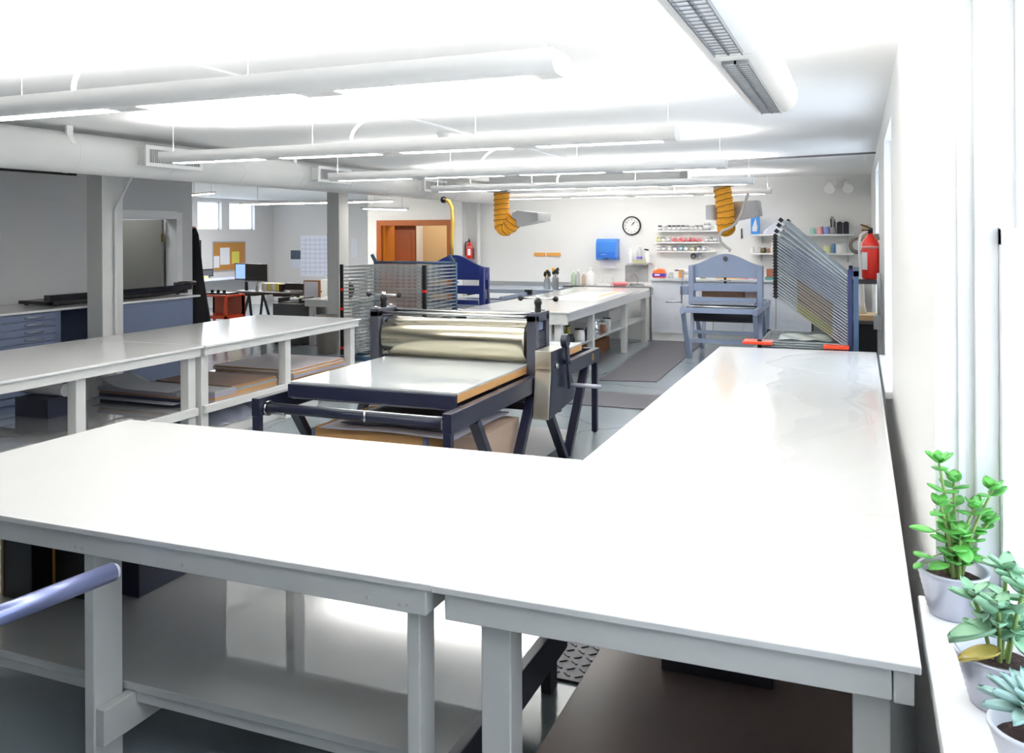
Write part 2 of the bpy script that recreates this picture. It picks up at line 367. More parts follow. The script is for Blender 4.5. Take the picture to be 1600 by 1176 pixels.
# the two tables on the left
def left_table(y0, y1, label, legs):
    return worktable('worktable', label, [(-6.78, y0), (-5.35, y0), (-5.36, y1), (-6.79, y1)], 0.9,
        [(-5.42, -5.38, y0 + 0.02, y1 - 0.02, 0.806, Z0), (-6.74, -6.70, y0 + 0.02, y1 - 0.02, 0.806, Z0), (-6.70, -5.42, y0 + 0.02, y0 + 0.06, 0.806, Z0), (-6.70, -5.42, y1 - 0.06, y1 - 0.02, 0.806, Z0)],
        [(-5.515, -5.425, y, y + 0.09) for y in legs] + [(-6.69, -6.60, y, y + 0.09) for y in legs],
        (-6.72, -5.42, y0 + 0.04, y1 - 0.04, 0.325, 0.36), [(-5.42, -5.385, y0 + 0.04, y1 - 0.04, 0.29, 0.36)])
left_table(3.50, 6.02, 'white gloss worktable in the left row, nearer one, in front of the first column', (3.58, 4.74, 5.90))
left_table(6.035, 8.60, 'white gloss worktable in the left row, farther one, reflecting the office windows', (6.06, 7.27, 8.48))
# the island
worktable('worktable', 'deep white island table in the middle distance with jars on its shelf',
    [(-4.68, 9.88), (-3.24, 9.88), (-3.36, 14.62), (-4.62, 14.62)], 0.92,
    [(-4.62, -3.275, 9.90, 9.94, 0.76, 0.90), (-3.36, -3.32, 9.94, 14.58, 0.78, 0.90), (-4.61, -4.57, 9.94, 14.58, 0.78, 0.90), (-4.57, -3.36, 14.54, 14.58, 0.78, 0.90)],
    [(-3.46, -3.37, y, y + 0.09) for y in (9.95, 11.3, 13.1, 14.44)] + [(-4.56, -4.47, y, y + 0.09) for y in (9.95, 11.3, 13.1, 14.44)] + [(-4.0, -3.5, 9.95, 10.0)],
    (-4.55, -3.38, 10.06, 14.4, 0.40, 0.43))

# ============================================================ ETCHING PRESS
PX = -2.98
pr = thing('etching_press', 'large black etching press with a polished steel roller over its white bed', 'printing press', (PX, 6.25, 0))
BX0, BX1 = -3.61, -2.35
BZ = 0.875
o = MB().box(BX0, BX1, 4.89, 7.52, BZ - 0.012, BZ).build('bed', mat('bed_enamel', '#ccd1d3', 0.08, var=0.02), pr)
MB().box(BX0, BX1, 4.90, 7.52, BZ - 0.065, BZ - 0.013).build('bed_core', WOODE, pr)
MB().box(BX0, BX1, 4.86, 4.898, BZ - 0.10, BZ - 0.014).build('bed_end_plate', NAVY, pr, bevel=0.003)
MB().box(BX0 + 0.02, BX1 - 0.02, 4.855, 4.858, BZ - 0.108, BZ - 0.10).build('bed_strip', CHROME, pr)
fr = MB()
RX0, RX1 = -3.72, -2.26
for x in (RX0, RX1 - 0.06): fr.box(x, x + 0.06, 4.62, 7.80, 0.68, 0.80)
fr.box(RX0 + 0.06, RX1 - 0.06, 7.72, 7.78, 0.70, 0.80); fr.box(RX0 + 0.06, RX1 - 0.06, 5.95, 6.02, 0.62, 0.70); fr.box(RX0 + 0.06, RX1 - 0.06, 6.5, 6.57, 0.62, 0.70)
fr.build('frame', NAVY, pr, bevel=0.004)
MB().cyl((RX0 + 0.065, 4.70, 0.725), (RX1 - 0.065, 4.70, 0.725), 0.032).build('cross_tube', NAVY, pr)
MB().cyl((RX0 + 0.065, 4.665, 0.765), (RX1 - 0.065, 4.665, 0.765), 0.006, n=8).build('tie_rod', CHROME, pr)
for x in (RX0 + 0.062, RX1 - 0.085):
    MB().cyl((x, 4.70, 0.725), (x + 0.022, 4.70, 0.725), 0.05).build('bearing_collar', CHROME, pr)
MB().cyl((RX0 + 0.10, 4.685, 0.70), (RX0 + 0.22, 4.685, 0.70), 0.012, n=8).build('locking_pin', CHROME, pr)
MB().cyl((PX + 0.1, 4.655, 0.70), (PX + 0.1, 4.655, 0.765), 0.008, n=8).build('centre_pin', CHROME, pr)
for x in (RX0 + 0.005, RX1 - 0.055):
    for yc in (4.62, 7.70):
        l = MB().box(x, x + 0.05, yc, yc + 0.05, 0.03, 0.68).build('leg', NAVY, pr, bevel=0.003)
        MB().cyl((x + 0.025, yc + 0.025, 0), (x + 0.025, yc + 0.025, 0.03), 0.018).build('foot', CHROME, l)
    for yf, ya, yb in ((5.55, 5.02, 6.08), (6.86, 6.25, 7.42)):
        MB().bar((x + 0.025, ya, 0.68), (x + 0.025, yf - 0.04, 0.0), 0.05, 0.07, (1, 0, 0)).bar((x + 0.025, yb, 0.68), (x + 0.025, yf + 0.04, 0.0), 0.05, 0.07, (1, 0, 0)).build('v_leg', NAVY, pr, bevel=0.003)
MB().box(RX0, RX1, 6.62, 6.68, 0.42, 0.48).build('lower_beam', NAVY, pr, bevel=0.003)
MB().box(RX0 + 0.06, RX1 - 0.06, 4.95, 7.3, 0.10, 0.125).build('storage_shelf', mat('shelf_white', '#d7d8dc', 0.5), pr)
# side frames that carry the roller: open windows with a bearing block
for sgn, x0, x1 in ((-1, -3.715, -3.635), (1, -2.345, -2.265)):
    p = MB().box(x0, x1, 6.10, 6.165, 0.80, 1.25).box(x0, x1, 6.335, 6.40, 0.80, 1.25).box(x0, x1, 6.10, 6.40, 1.20, 1.27).build('side_frame', STEELD, pr, bevel=0.005)
    MB().box(x0 + 0.01, x1 - 0.01, 6.167, 6.333, 0.96, 1.12).build('bearing_block', NAVY, pr, bevel=0.01)
    MB().box(x0 + 0.015, x1 - 0.015, 6.20, 6.30, 1.13, 1.19).build('pressure_pad', BLUEG, pr, bevel=0.006)
    xc = (x0 + x1) / 2
    sc = MB().lathe((xc, 6.25, 1.27), [(0.026, 0), (0.026, 0.01), (0.024, 0.05), (0.03, 0.06), (0.03, 0.085), (0.026, 0.09)]).build('pressure_screw', BLACK, pr)
    MB().cyl((xc, 6.25, 1.36), (xc, 6.25, 1.395), 0.018).cyl((xc - 0.135, 6.25, 1.372), (xc + 0.135, 6.25, 1.372), 0.008, n=10).build('t_handle', CHROME, pr)
    for k in (-1, 1): MB().ell((xc + k * 0.145, 6.25, 1.372), (0.022, 0.022, 0.022), nu=14, nv=8).build('handle_knob', BLACK, pr)
    MB().cyl((xc, 6.13, 1.27), (xc, 6.13, 1.285), 0.014, n=10).cyl((xc, 6.37, 1.27), (xc, 6.37, 1.285), 0.014, n=10).build('frame_bolt', CHROME, pr)
for y in (6.13, 6.37): MB().cyl((-3.64, y, 1.237), (-2.34, y, 1.237), 0.012, n=10).build('tie_rod', CHROME, pr)
MB().lathe((-3.62, 6.25, 1.037), [(0.05, -0.01), (0.05, 0), (0.152, 0.002), (0.16, 0.012), (0.16, 1.243), (0.152, 1.255), (0.05, 1.258), (0.05, 1.27)], n=64, axis='x').build('roller', ROLLER, pr)
MB().cyl((BX0 + 0.05, 6.25, 0.70), (BX1 - 0.05, 6.25, 0.70), 0.095, n=32).build('lower_roller', STEELD, pr)
g = MB().prism([(6.03, 1.0), (6.36, 1.0), (6.40, 0.92), (6.60, 0.62), (6.56, 0.55), (5.97, 0.50), (6.03, 0.84)], 'x', -2.25, -2.125).build('gear_guard', GUARD, pr, bevel=0.004)
MB().prism([(6.035, 0.995), (6.355, 0.995), (6.395, 0.92), (6.595, 0.62), (6.555, 0.555), (5.975, 0.505), (6.035, 0.84)], 'x', -2.1245, -2.118).build('side_plate', NAVY, g)
MB().box(-2.24, -2.135, 6.022, 6.029, 0.862, 0.866).build('guard_screw_strip', CHROME, g)
MB().cyl((-2.118, 6.12, 0.88), (-2.10, 6.12, 0.88), 0.02).build('guard_bolt', CHROME, g)
ck = MB().bar((-2.085, 6.28, 1.06), (-2.085, 6.36, 0.68), 0.02, 0.055, (0, 1, 0)).cyl((-2.118, 6.28, 1.05), (-2.07, 6.28, 1.05), 0.052, n=28)
ck.cyl((-2.12, 6.33, 0.88), (-2.06, 6.33, 0.88), 0.02)
ck = ck.build('crank_arm', NAVY, pr, bevel=0.002)
MB().cyl((-2.075, 6.36, 0.70), (-1.83, 6.36, 0.70), 0.016, n=14).build('crank_handle', mat('grey_handle', '#b7b8c4', 0.35, metal=0.3), ck)
MB().box(-2.262, -2.255, 7.52, 7.59, 0.715, 0.775).build('maker_plate', mat('brass_plate', '#b49a58', 0.3, metal=0.8), pr)

# stored under the press
b = thing('cardboard_box', 'large flat brown cardboard box under the black etching press', 'box', (-3.13, 5.65, 0.125))
MB().box(-3.57, -2.68, 5.10, 6.1, 0.127, 0.525).build('carton', CARD, b, bevel=0.006)
MB().box(-3.58, -3.555, 5.09, 5.12, 0.13, 0.52).build('corner_edge', BLUEG, b); MB().box(-2.70, -2.67, 5.09, 5.12, 0.13, 0.52).build('corner_edge', BLUEG, b)
def sheet_grid(x0, x1, y0, y1, z, curl, nx=16, ny=16, th=0.004):
    mb = MB(); vs = []
    for k in (0, th):
        for j in range(ny + 1):
            for i in range(nx + 1):
                u = i / nx; v = j / ny
                vs.append((x0 + (x1 - x0) * u, y0 + (y1 - y0) * v, z + k + curl(u, v)))
    n = (nx + 1) * (ny + 1); fs = []
    for j in range(ny):
        for i in range(nx):
            a = j * (nx + 1) + i; q = (a, a + 1, a + nx + 2, a + nx + 1)
            fs.append(q[::-1]); fs.append(tuple(i2 + n for i2 in q))
    bd = [i for i in range(nx + 1)] + [(j + 1) * (nx + 1) - 1 for j in range(1, ny + 1)] + [ny * (nx + 1) + i for i in range(nx - 1, -1, -1)] + [j * (nx + 1) for j in range(ny - 1, 0, -1)]
    for a, c in zip(bd, bd[1:] + bd[:1]): fs.append((a, c, c + n, a + n))
    return mb.add(vs, fs, True)
flm = mat('clear_film', '#f4f5f6', 0.08, spec=0.8); flm.node_tree.nodes['Principled BSDF'].inputs['Alpha'].default_value = 0.14
film = tag(sheet_grid(-0.42, 0.115, 2.9, 7.45, 0.9015, lambda u, v: (0.006 * max(0, math.sin(7 * u + 23 * v + 2 * math.sin(9 * v))) ** 3 + 0.004 * max(0, math.sin(31 * v - 5 * u)) ** 4) * (0.2 + u), 24, 160, 0.0006).build('plastic_film', flm, None, recalc=False), 'clear wrinkled plastic film along the wall side of the window table', 'film')
for v in film.data.vertices:
    k = (0.115 - v.co.x) / 0.535; v.co.x += k * (0.16 * math.sin(1.7 * v.co.y) + 0.07 * math.sin(5.3 * v.co.y) + 0.03 * math.sin(13 * v.co.y))
    if v.co.y < 3.3: v.co.y += (3.3 - v.co.y) * 0.8 * abs(math.sin(9 * v.co.x))
tag(sheet_grid(-3.50, -2.45, 5.06, 6.0, 0.530, lambda u, v: 0.012 * math.sin(3 * u) ** 2).build('paper_sheet', mat('pale_blue_sheet', '#c3c5d6', 0.6), None, recalc=False), 'pale blue-white paper sheet lying over the brown box under the press', 'paper')
tag(sheet_grid(-3.40, -2.52, 5.18, 5.95, 0.548, lambda u, v: 0.01 * math.sin(3 * u) ** 2).build('paper_sheet', mat('dark_print_sheet', '#5d5f72', 0.6), None, recalc=False), 'dark grey print on top of the pale sheet under the press', 'paper')
tag(bx(-2.62, -2.37, 5.3, 6.0, 0.127, 0.50).build('leaning_board', mat('pinkish_board', '#d9bda8', 0.6)), 'pinkish tan board standing beside the brown box under the press', 'board')

# ==================================================== GREY AND BLUE PRESSES
def arch_press(name, label, x0, x1, yp, yf, yr, m, zf, legs, wheel=True):
    p = thing(name, label, 'printing press', ((x0 + x1) / 2, yp, 0))
    f = MB()
    for x in (x0, x1 - 0.06): f.box(x, x + 0.06, yf, yr, zf - 0.09, zf)
    f.box(x0 + 0.06, x1 - 0.06, yf, yf + 0.05, zf - 0.07, zf); f.box(x0 + 0.06, x1 - 0.06, yr - 0.05, yr, zf - 0.07, zf)
    f.build('frame', m, p, bevel=0.004)
    for x in (x0, x1 - 0.075):
        MB().box(x, x + 0.075, yp - 0.11, yp - 0.05, zf - 0.02, zf + 0.58).box(x, x + 0.075, yp + 0.05, yp + 0.11, zf - 0.02, zf + 0.58).box(x, x + 0.075, yp - 0.05, yp + 0.05, zf + 0.5, zf + 0.58).build('side_post', m, p, bevel=0.006)
        MB().box(x + 0.012, x + 0.063, yp - 0.05, yp + 0.05, zf + 0.12, zf + 0.26).build('bearing_block', STEELD, p, bevel=0.006)
        for (yfoot, ya, yb) in legs:
            MB().bar((x + 0.035, ya, zf - 0.09), (x + 0.035, yfoot - 0.03, 0), 0.05, 0.06, (1, 0, 0)).bar((x + 0.035, yb, zf - 0.09), (x + 0.035, yfoot + 0.03, 0), 0.05, 0.06, (1, 0, 0)).build('v_leg', m, p, bevel=0.003)
    w = x1 - x0
    poly = [(x0, zf + 0.40)] + [(x0 + w * t, zf + 0.585 + 0.175 * (0.5 - 0.5 * math.cos(2 * PI * t)) ** 0.9) for t in [i / 24 for i in range(25)]] + [(x1, zf + 0.40)]
    MB().prism(poly, 'y', yp - 0.025, yp + 0.025).build('arched_yoke', m, p, bevel=0.004)
    xc = (x0 + x1) / 2
    MB().cyl((xc, yp - 0.05, zf + 0.69), (xc, yp - 0.025, zf + 0.69), 0.035).build('hub', STEELD, p)
    MB().box(x0 + 0.075, x1 - 0.075, yp - 0.10, yp - 0.03, zf + 0.20, zf + 0.32).build('upper_crosshead', m, p, bevel=0.006)
    MB().cyl((xc, yp - 0.065, zf + 0.32), (xc, yp - 0.065, zf + 0.41), 0.018).build('pressure_screw', BLACK, p)
    MB().lathe((xc, yp - 0.065, zf + 0.365), [(0.02, -0.006), (0.085, -0.008), (0.09, 0), (0.085, 0.008), (0.02, 0.006)], n=24).build('handwheel', CHROME, p)
    MB().box(x0 + 0.08, x1 - 0.08, yf + 0.38, yp + 0.85, zf + 0.02, zf + 0.05).build('bed', mat('grey_bed', '#868d9a', 0.35), p, bevel=0.003)
    MB().box(x0 + 0.08, x1 - 0.08, yp - 0.16, yp - 0.12, zf + 0.04, zf + 0.115).build('scraper_bar', m, p, bevel=0.004)
    MB().cyl((x0 + 0.075, yp, zf - 0.14), (x1 - 0.075, yp, zf - 0.14), 0.13, n=32).build('lower_roller', mat('black_roller', '#26262b', 0.35, var=0.1), p)
    for k in (0.3, 0.42): MB().cyl((x0 + 0.06, yf + 0.1 + k * 0.3, zf + 0.005), (x1 - 0.06, yf + 0.1 + k * 0.3, zf + 0.005), 0.014, n=10).build('guide_rod', CHROME, p)
    MB().box(x0 + 0.06, x1 - 0.06, legs[0][0] - 0.12, legs[0][0] - 0.06, 0.24, 0.30).box(x0 + 0.06, x1 - 0.06, legs[0][0] + 0.2, legs[0][0] + 0.26, 0.34, 0.39).build('stretcher', m, p, bevel=0.004)
    return p
gp = arch_press('lithography_press', 'blue-grey arched printing press on splayed legs by the far counter', -2.40, -1.32, 13.2, 12.42, 14.4, GREYP, 0.79, ((12.95, 12.48, 13.3), (14.12, 13.5, 14.34)))
MB().box(-2.53, -2.41, 13.1, 13.3, 0.93, 1.06).build('gearbox', GREYP, gp, bevel=0.006)
MB().bar((-2.50, 13.08, 1.06), (-2.50, 13.08, 0.80), 0.02, 0.03).cyl((-2.50, 13.06, 0.82), (-2.74, 13.06, 0.82), 0.012, n=10).build('crank', CHROME, gp)
MB().bar((-2.51, 13.2, 1.06), (-2.51, 13.2, 1.28), 0.015, 0.02).build('release_lever', GREYP, gp)
tag(bx(-2.24, -1.62, 13.35, 13.6, 0.841, 0.985).build('wood_block', mat('brown_wood_block', '#8a6a52', 0.6, var=0.2, scale=12)), 'long brown wooden block on the bed of the grey press', 'block')
tag(bx(-1.60, -1.42, 13.36, 13.58, 0.841, 0.97).build('wood_block', mat('grey_pink_block', '#a58f8d', 0.6, var=0.1)), 'short greyish block beside the brown wooden block on the grey press', 'block')
tag(bx(-2.10, -1.75, 13.38, 13.56, 0.9855, 1.0).build('wood_strip', mat('ochre_strip', '#b39a58', 0.6)), 'thin yellowish strip lying on the brown wooden block', 'strip')
bp = arch_press('lithography_press', 'dark blue arched printing press behind the upright drying rack', -6.02, -5.0, 11.42, 10.78, 13.4, BLUEP, 0.80, ((11.2, 10.9, 11.6), (12.9, 12.4, 13.3)))
MB().box(-5.86, -5.12, 12.3, 13.3, 0.86, 0.875).build('tympan', mat('white_tympan', '#e2e4ea', 0.3), bp)
MB().box(-5.13, -5.09, 12.2, 13.35, 0.84, 0.90).build('tympan_rail', GREYP, bp)
MB().box(-5.14, -5.02, 13.3, 13.36, 0.86, 0.94).build('rail_stop', BLACK, bp)

# hoist cables dropping to the presses
pa = py(693, 312, 11.4); pb = py(706, 398, 11.4)
c = tag(MB().tube([pa, pa + Vector((0.09, 0, -0.02)), pa + Vector((0.14, 0, -0.12)), pa.lerp(pb, 0.45) + Vector((0.09, 0, 0)), pa.lerp(pb, 0.8) + Vector((0.03, 0, 0)), pb], 0.028, 10).build('hoist_hose', mat('yellow_brass_hose', '#c9a648', 0.35, metal=0.3, var=0.1)), 'slim yellow hose dropping from the white duct to the blue press', 'hose')
MB().ell(pa, (0.05, 0.05, 0.05), nu=12, nv=8).build('end_ball', BLACK, c)
pts = [py(x, y, 13.2) for x, y in ((1169, 302), (1158, 334), (1150, 348), (1142, 355), (1128, 361), (1124, 368), (1126, 378), (1135, 386), (1141, 390), (1139, 393))]
tag(MB().tube(pts, 0.022, 10).build('hoist_hose', mat('pale_grey_hose', '#c6c4bf', 0.4, metal=0.3)), 'pale grey bent hose ending on the arch of the grey press', 'hose')

# ============================================================ DRYING RACKS
def leaf_mesh(wx, dy, nx, ny, r=0.0035):
    m = MB()
    for y in (0, dy): m.cyl((0, y, 0), (wx, y, 0), r * 2.0, n=6)
    for x in (0, wx): m.cyl((x, 0, 0), (x, dy, 0), r * 2.0, n=6)
    for i in range(1, nx): m.cyl((wx * i / nx, 0, 0), (wx * i / nx, dy, 0), r * 0.45, n=4)
    for j in range(1, ny): m.cyl((0, dy * j / ny, 0), (wx, dy * j / ny, 0), r * 0.8, n=4)
    return m
def place(src, loc, rot=(0, 0, 0)):
    o = src.copy(); COL.objects.link(o); o.location = loc; o.rotation_euler = rot; return o
RB = mat('slate_blue_rack_enamel', '#3d5675', 0.4, var=0.05)
rk = thing('drying_rack', 'upright print drying rack of level wire shelves behind the etching press', 'drying rack', (-5.78, 9.86, 0))
RW, RD = 1.26, 0.82
lo = leaf_mesh(RW, RD, 14, 5); lo.v = [v + Vector((-6.41, 9.87, 0.30)) for v in lo.v]
first = lo.build('wire_shelf', WIRE, rk, recalc=False)
for k in range(1, 25): place(first, (0, 0, 0.0475 * k))
for x in (-6.45, -5.21):
    for y, m in ((9.83, BLACK), (10.70, RB)):
        if m is BLACK:
            p = MB().box(x, x + 0.035 if x < -6 else x + 0.05, y, y + 0.035, 0.26, 1.47).build('shelf_stop_post', BLACK, rk)
            for z in (0.34, 0.60, 0.86, 1.12): MB().box(x - 0.002, x + (0.037 if x < -6 else 0.052), y - 0.003, y + 0.037, z, z + 0.03).build('red_band', RED, p)
        else:
            MB().box(x, x + 0.06, y, y + 0.05, 0.12, 1.48).build('rear_post', RB, rk)
            MB().bar((x + 0.03, y + 0.03, 1.45), (x - 0.05, y + 0.03, 1.58), 0.03, 0.04).build('spring_arm', RB, rk)
MB().cyl((-6.42, 10.73, 1.47), (-5.18, 10.73, 1.47), 0.02, n=10).build('top_bar', RB, rk)
MB().box(-6.45, -5.16, 9.83, 9.88, 0.19, 0.25).box(-6.45, -5.16, 10.66, 10.71, 0.12, 0.18).box(-6.45, -6.40, 9.83, 10.71, 0.18, 0.24).box(-5.21, -5.16, 9.83, 10.71, 0.18, 0.24).build('base_frame', RB, rk)
for x in (-6.42, -5.19):
    for y in (9.86, 10.68): MB().cyl((x - 0.02, y, 0.095), (x + 0.02, y, 0.095), 0.095).build('caster', BLACK, rk)

rr = thing('drying_rack', 'print drying rack by the window wall with its wire shelves lifted at a slant', 'drying rack', (-0.06, 8.2, 0))
HX = -0.095; W2 = 0.70; D2 = 0.86
lo = leaf_mesh(W2, D2, 12, 10, 0.0035)
lo.v = [Vector((-v.x, v.y - D2 / 2, v.z)) for v in lo.v]
lo.v = [v + Vector((-0.06, 8.2, 0)) for v in lo.v]
first = lo.build('wire_shelf', WIRE, rr, recalc=False)
tipm = MB().box(-W2 - 0.03, -W2 + 0.005, -D2 / 2 - 0.012, -D2 / 2 + 0.022, -0.016, 0.016); tipm.v = [v + Vector((-0.06, 8.2, 0)) for v in tipm.v]
tip0 = tipm.build('rubber_tip', BLACK, first)
tip1 = place(tip0, (0, D2 - 0.02, 0))
sheetm = MB().box(-W2 + 0.08, -0.22, -0.36, 0.30, 0.002, 0.004); sheetm.v = [v + Vector((-0.06, 8.2, 0)) for v in sheetm.v]
SL = mat('clear_plastic_sheet', '#cfd4e6', 0.12, spec=0.8); SL.node_tree.nodes['Principled BSDF'].inputs['Alpha'].default_value = 0.45
PRC = [mat('ochre_print', '#7a6a3a', 0.5, var=0.2), mat('rust_print', '#694a3f', 0.5, var=0.2), mat('olive_print', '#8a8428', 0.5, var=0.2)]
NL = 24; leaves = []
for k in range(NL):
    o = first if k == 0 else place(first, (0, 0, 0))
    z = 0.90 + 0.0262 * k
    ang = math.radians(36 if k < NL - 1 else 41)
    o.location = (HX + 0.06, 0, z); o.rotation_euler = (0, ang, 0)
    leaves.append(o)
    if k: place(tip0, tip0.location).parent = o; place(tip1, tip1.location).parent = o
for k in range(3): leaves[NL - 1 - k].rotation_euler = (0, math.radians((42, 40, 37.5)[k]), 0)
for k in range(5):
    o = place(first, (HX + 0.06, 0, 0.885 - 0.02 * (k + 1) + 0.06), (0, 0, 0))
    place(tip0, tip0.location).parent = o; place(tip1, tip1.location).parent = o
for y in (7.76, 8.60):
    MB().box(-0.09, -0.055, y, y + 0.04, 0.12, 1.56).build('rear_post', mat('dark_blue_rack_enamel', '#1f2b57', 0.4), rr)
    MB().box(-0.045, -0.005, y, y + 0.04, 0.12, 1.545).build('spring_tube', RB, rr)
    MB().box(-0.80, -0.005, y, y + 0.04, 0.78, 0.81).build('base_arm', GREYD, rr)
    MB().box(-0.80, -0.76, y, y + 0.04, 0.12, 0.78).build('front_leg', GREYD, rr)
    for x in (-0.78, -0.05): MB().cyl((x - 0.015, y + 0.02, 0.06), (x + 0.015, y + 0.02, 0.06), 0.06).build('caster', BLACK, rr)
MB().box(-0.05, 0.0, 7.76, 8.64, 1.50, 1.545).build('top_bar', RB, rr)
MB().box(-0.95, -0.70, 7.72, 7.92, 0.90, 0.925).build('bracket', REDO, rr, bevel=0.004); MB().box(-0.28, -0.08, 7.66, 7.75, 0.895, 0.925).build('bracket', REDO, rr, bevel=0.004)
MB().box(-0.90, -0.05, 7.80, 8.60, 0.811, 0.83).build('bottom_tray', GREYD, rr)
# prints lying in the lifted shelves
for k in range(11):
    nm, m = ('olive', PRC[2]) if k < 3 else (('rust brown', PRC[1]), ('ochre', PRC[0]))[k % 2]
    o = MB().box(-0.50, -0.15, -0.445, 0.15, 0.0075, 0.0132).build('print', m)
    o.location = (HX, 8.2, 0.90 + 0.0262 * k); o.rotation_euler = (0, math.radians(36), 0)
    tag(o, '%s print lying in the slanted drying rack, %s from the bottom' % (nm, ORD[k]), 'print', 'prints in the slanted drying rack')
for i, k in enumerate(range(11, 21)):
    x0 = -0.66 + 0.05 * ((i * 7) % 4)
    o = sheet_grid(x0, -0.04 - 0.03 * (i % 3), -0.46, 0.38, 0.0098, lambda u, v, i=i: 0.0012 * math.sin(13 * u + i) + 0.0008 * math.sin(29 * u + 2 * i + 5 * v), 30, 6, 0.0012).build('plastic_sheet', SL, None, recalc=False)
    o.location = (HX, 8.2, 0.90 + 0.0262 * k); o.rotation_euler = (0, math.radians(36), 0)
    tag(o, 'clear plastic sheet in the upper half of the slanted drying rack, %s from the top' % ORD[9 - i], 'sheet', 'plastic sheets in the slanted drying rack')
tag(sheet_grid(-0.66, -0.2, 7.85, 8.3, 0.934, lambda u, v: 0.012 * math.sin(7 * u + 3 * v) ** 2).build('plastic_sheet', mat('pale_green_film', '#d5e0dc', 0.15, spec=0.7), None, recalc=False), 'crinkled pale film on the level shelves at the foot of the slanted rack', 'sheet')

# ================================================================== DUCTS
dt = thing('ventilation_duct', 'long round white ventilation duct under the ceiling on the left', 'duct', (-6.36, 8, 2.6))
DXc, DZc, DR = -6.38, 2.60, 0.178
prof = []
y = YB
d_ = MB().cyl((DXc, YB, DZc), (DXc, 15.05, DZc), DR, n=40)
d_.lathe((DXc, 15.05, DZc), [(DR, 0), (DR * 0.96, 0.05), (DR * 0.8, 0.09), (DR * 0.4, 0.115)], n=40, axis='y')
d_.build('duct_pipe', DUCTM, dt)
for k in range(1, 16):
    yy = -2 + k * 1.07; MB().lathe((DXc, yy, DZc), [(DR, -0.012), (DR + 0.003, -0.006), (DR + 0.003, 0.006), (DR, 0.012)], n=40, axis='y', caps=False).build('seam_ring', DUCTM, dt)
for i, (y0, y1) in enumerate(((6.12, 6.80), (8.85, 9.52), (11.6, 12.3))):
    x1 = -6.10
    rg = MB().box(DXc, x1, y0, y1, 2.535, 2.69).build('register', DUCTM, dt)
    f = MB().box(x1, x1 + 0.02, y0 - 0.03, y1 + 0.03, 2.675, 2.71).box(x1, x1 + 0.02, y0 - 0.03, y1 + 0.03, 2.515, 2.55).box(x1, x1 + 0.02, y0 - 0.03, y0 + 0.01, 2.55, 2.675).box(x1, x1 + 0.02, y1 - 0.01, y1 + 0.03, 2.55, 2.675)
    f.build('grille_frame', WHITEP, rg)
    v = MB()
    for k in range(26): yy = y0 + 0.02 + k * (y1 - y0 - 0.04) / 25; v.box(x1 + 0.002, x1 + 0.014, yy - 0.004, yy + 0.004, 2.55, 2.675)
    v.build('grille_vanes', mat('vane_grey', '#b9b9b9', 0.5), rg)
for yy in (5.42, 8.6, 11.4, 13.6):
    MB().box(DXc + 0.10, DXc + 0.125, yy - 0.03, yy + 0.03, DZc + 0.14, ZC).bar((DXc + 0.11, yy, DZc + 0.155), (DXc + 0.17, yy + 0.0, DZc + 0.06), 0.05, 0.006).build('hanger_strap', WHITEP, dt)
# rectangular branch duct and the two yellow hoses
bd = thing('rectangular_duct', 'white rectangular duct high along the far wall above the yellow hoses', 'duct', (-3.6, 13.4, 2.6))
MB().box(-5.75, -2.44, 13.25, 13.6, 2.68, ZC - 0.005).build('duct_box', DUCTM, bd)
MB().box(-5.75, -2.0, 13.22, 13.62, 2.60, 2.64).box(-5.7, -5.2, 13.25, 13.6, 2.64, 2.68).build('lower_plate', DUCTM, bd)
MB().box(-2.55, -2.43, 13.24, 13.26, 2.70, 2.80).build('end_grille', mat('vane_grey', '#b9b9b9', 0.5), bd)
def hose(name, label, pts, r, hoods, plate):
    h = thing(name, label, 'hose', pts[0])
    mb = MB(); P = [Vector(p) for p in pts]
    # resample and give every fold its own swell
    L = [0]
    for a, b in zip(P, P[1:]): L.append(L[-1] + (b - a).length)
    n = int(L[-1] / 0.0125); R = []; Q = []
    for i in range(n + 1):
        s = L[-1] * i / n; k = max(j for j in range(len(L)) if L[j] <= s + 1e-9); k = min(k, len(P) - 2)
        Q.append(P[k].lerp(P[k + 1], (s - L[k]) / (L[k + 1] - L[k]))); R.append(r * (0.92 + 0.08 * abs(math.sin(PI * s / 0.085))))
    mb.tube(Q, R, 24).build('hose_sleeve', YELLOW, h)
    T = Vector((0, 1, 0)); C = []
    for i in range(n + 1):
        d = (Q[min(i + 1, n)] - Q[max(i - 1, 0)]).normalized(); a = (T - d * T.dot(d)).normalized(); b2 = d.cross(a)
        for k in range(3):
            f = (i + k / 3) / (n + 1); th = 2 * PI * f * L[-1] / 0.085
            C.append(Q[i] + (a * math.cos(th) + b2 * math.sin(th)) * r * 0.985)
    MB().tube(C, 0.007, 6).build('wire_coil', mat('dark_coil', '#7a5414', 0.6), h)
    for hp in hoods: hp.build('fishtail_nozzle', GALV, h, bevel=0.003)
    MB().box(P[0].x - 0.2, P[0].x + 0.16, P[0].y - 0.16, P[0].y + 0.16, P[0].z, P[0].z + 0.03).cyl(P[0] + Vector((0, 0, -0.05)), P[0] + Vector((0, 0, 0.01)), r * 0.96, n=24).build('collar', GALV, h)
    return h
A = py(783, 297, 13.4)
def sm_path(pts, it=3):
    P = [Vector(p) for p in pts]
    for _ in range(it):
        q = [P[0]]
        for a, b in zip(P, P[1:]): q += [a.lerp(b, 0.25), a.lerp(b, 0.75)]
        q.append(P[-1]); P = q
    return P
A = Vector((-5.585, 13.4, 2.57))
nz = MB()
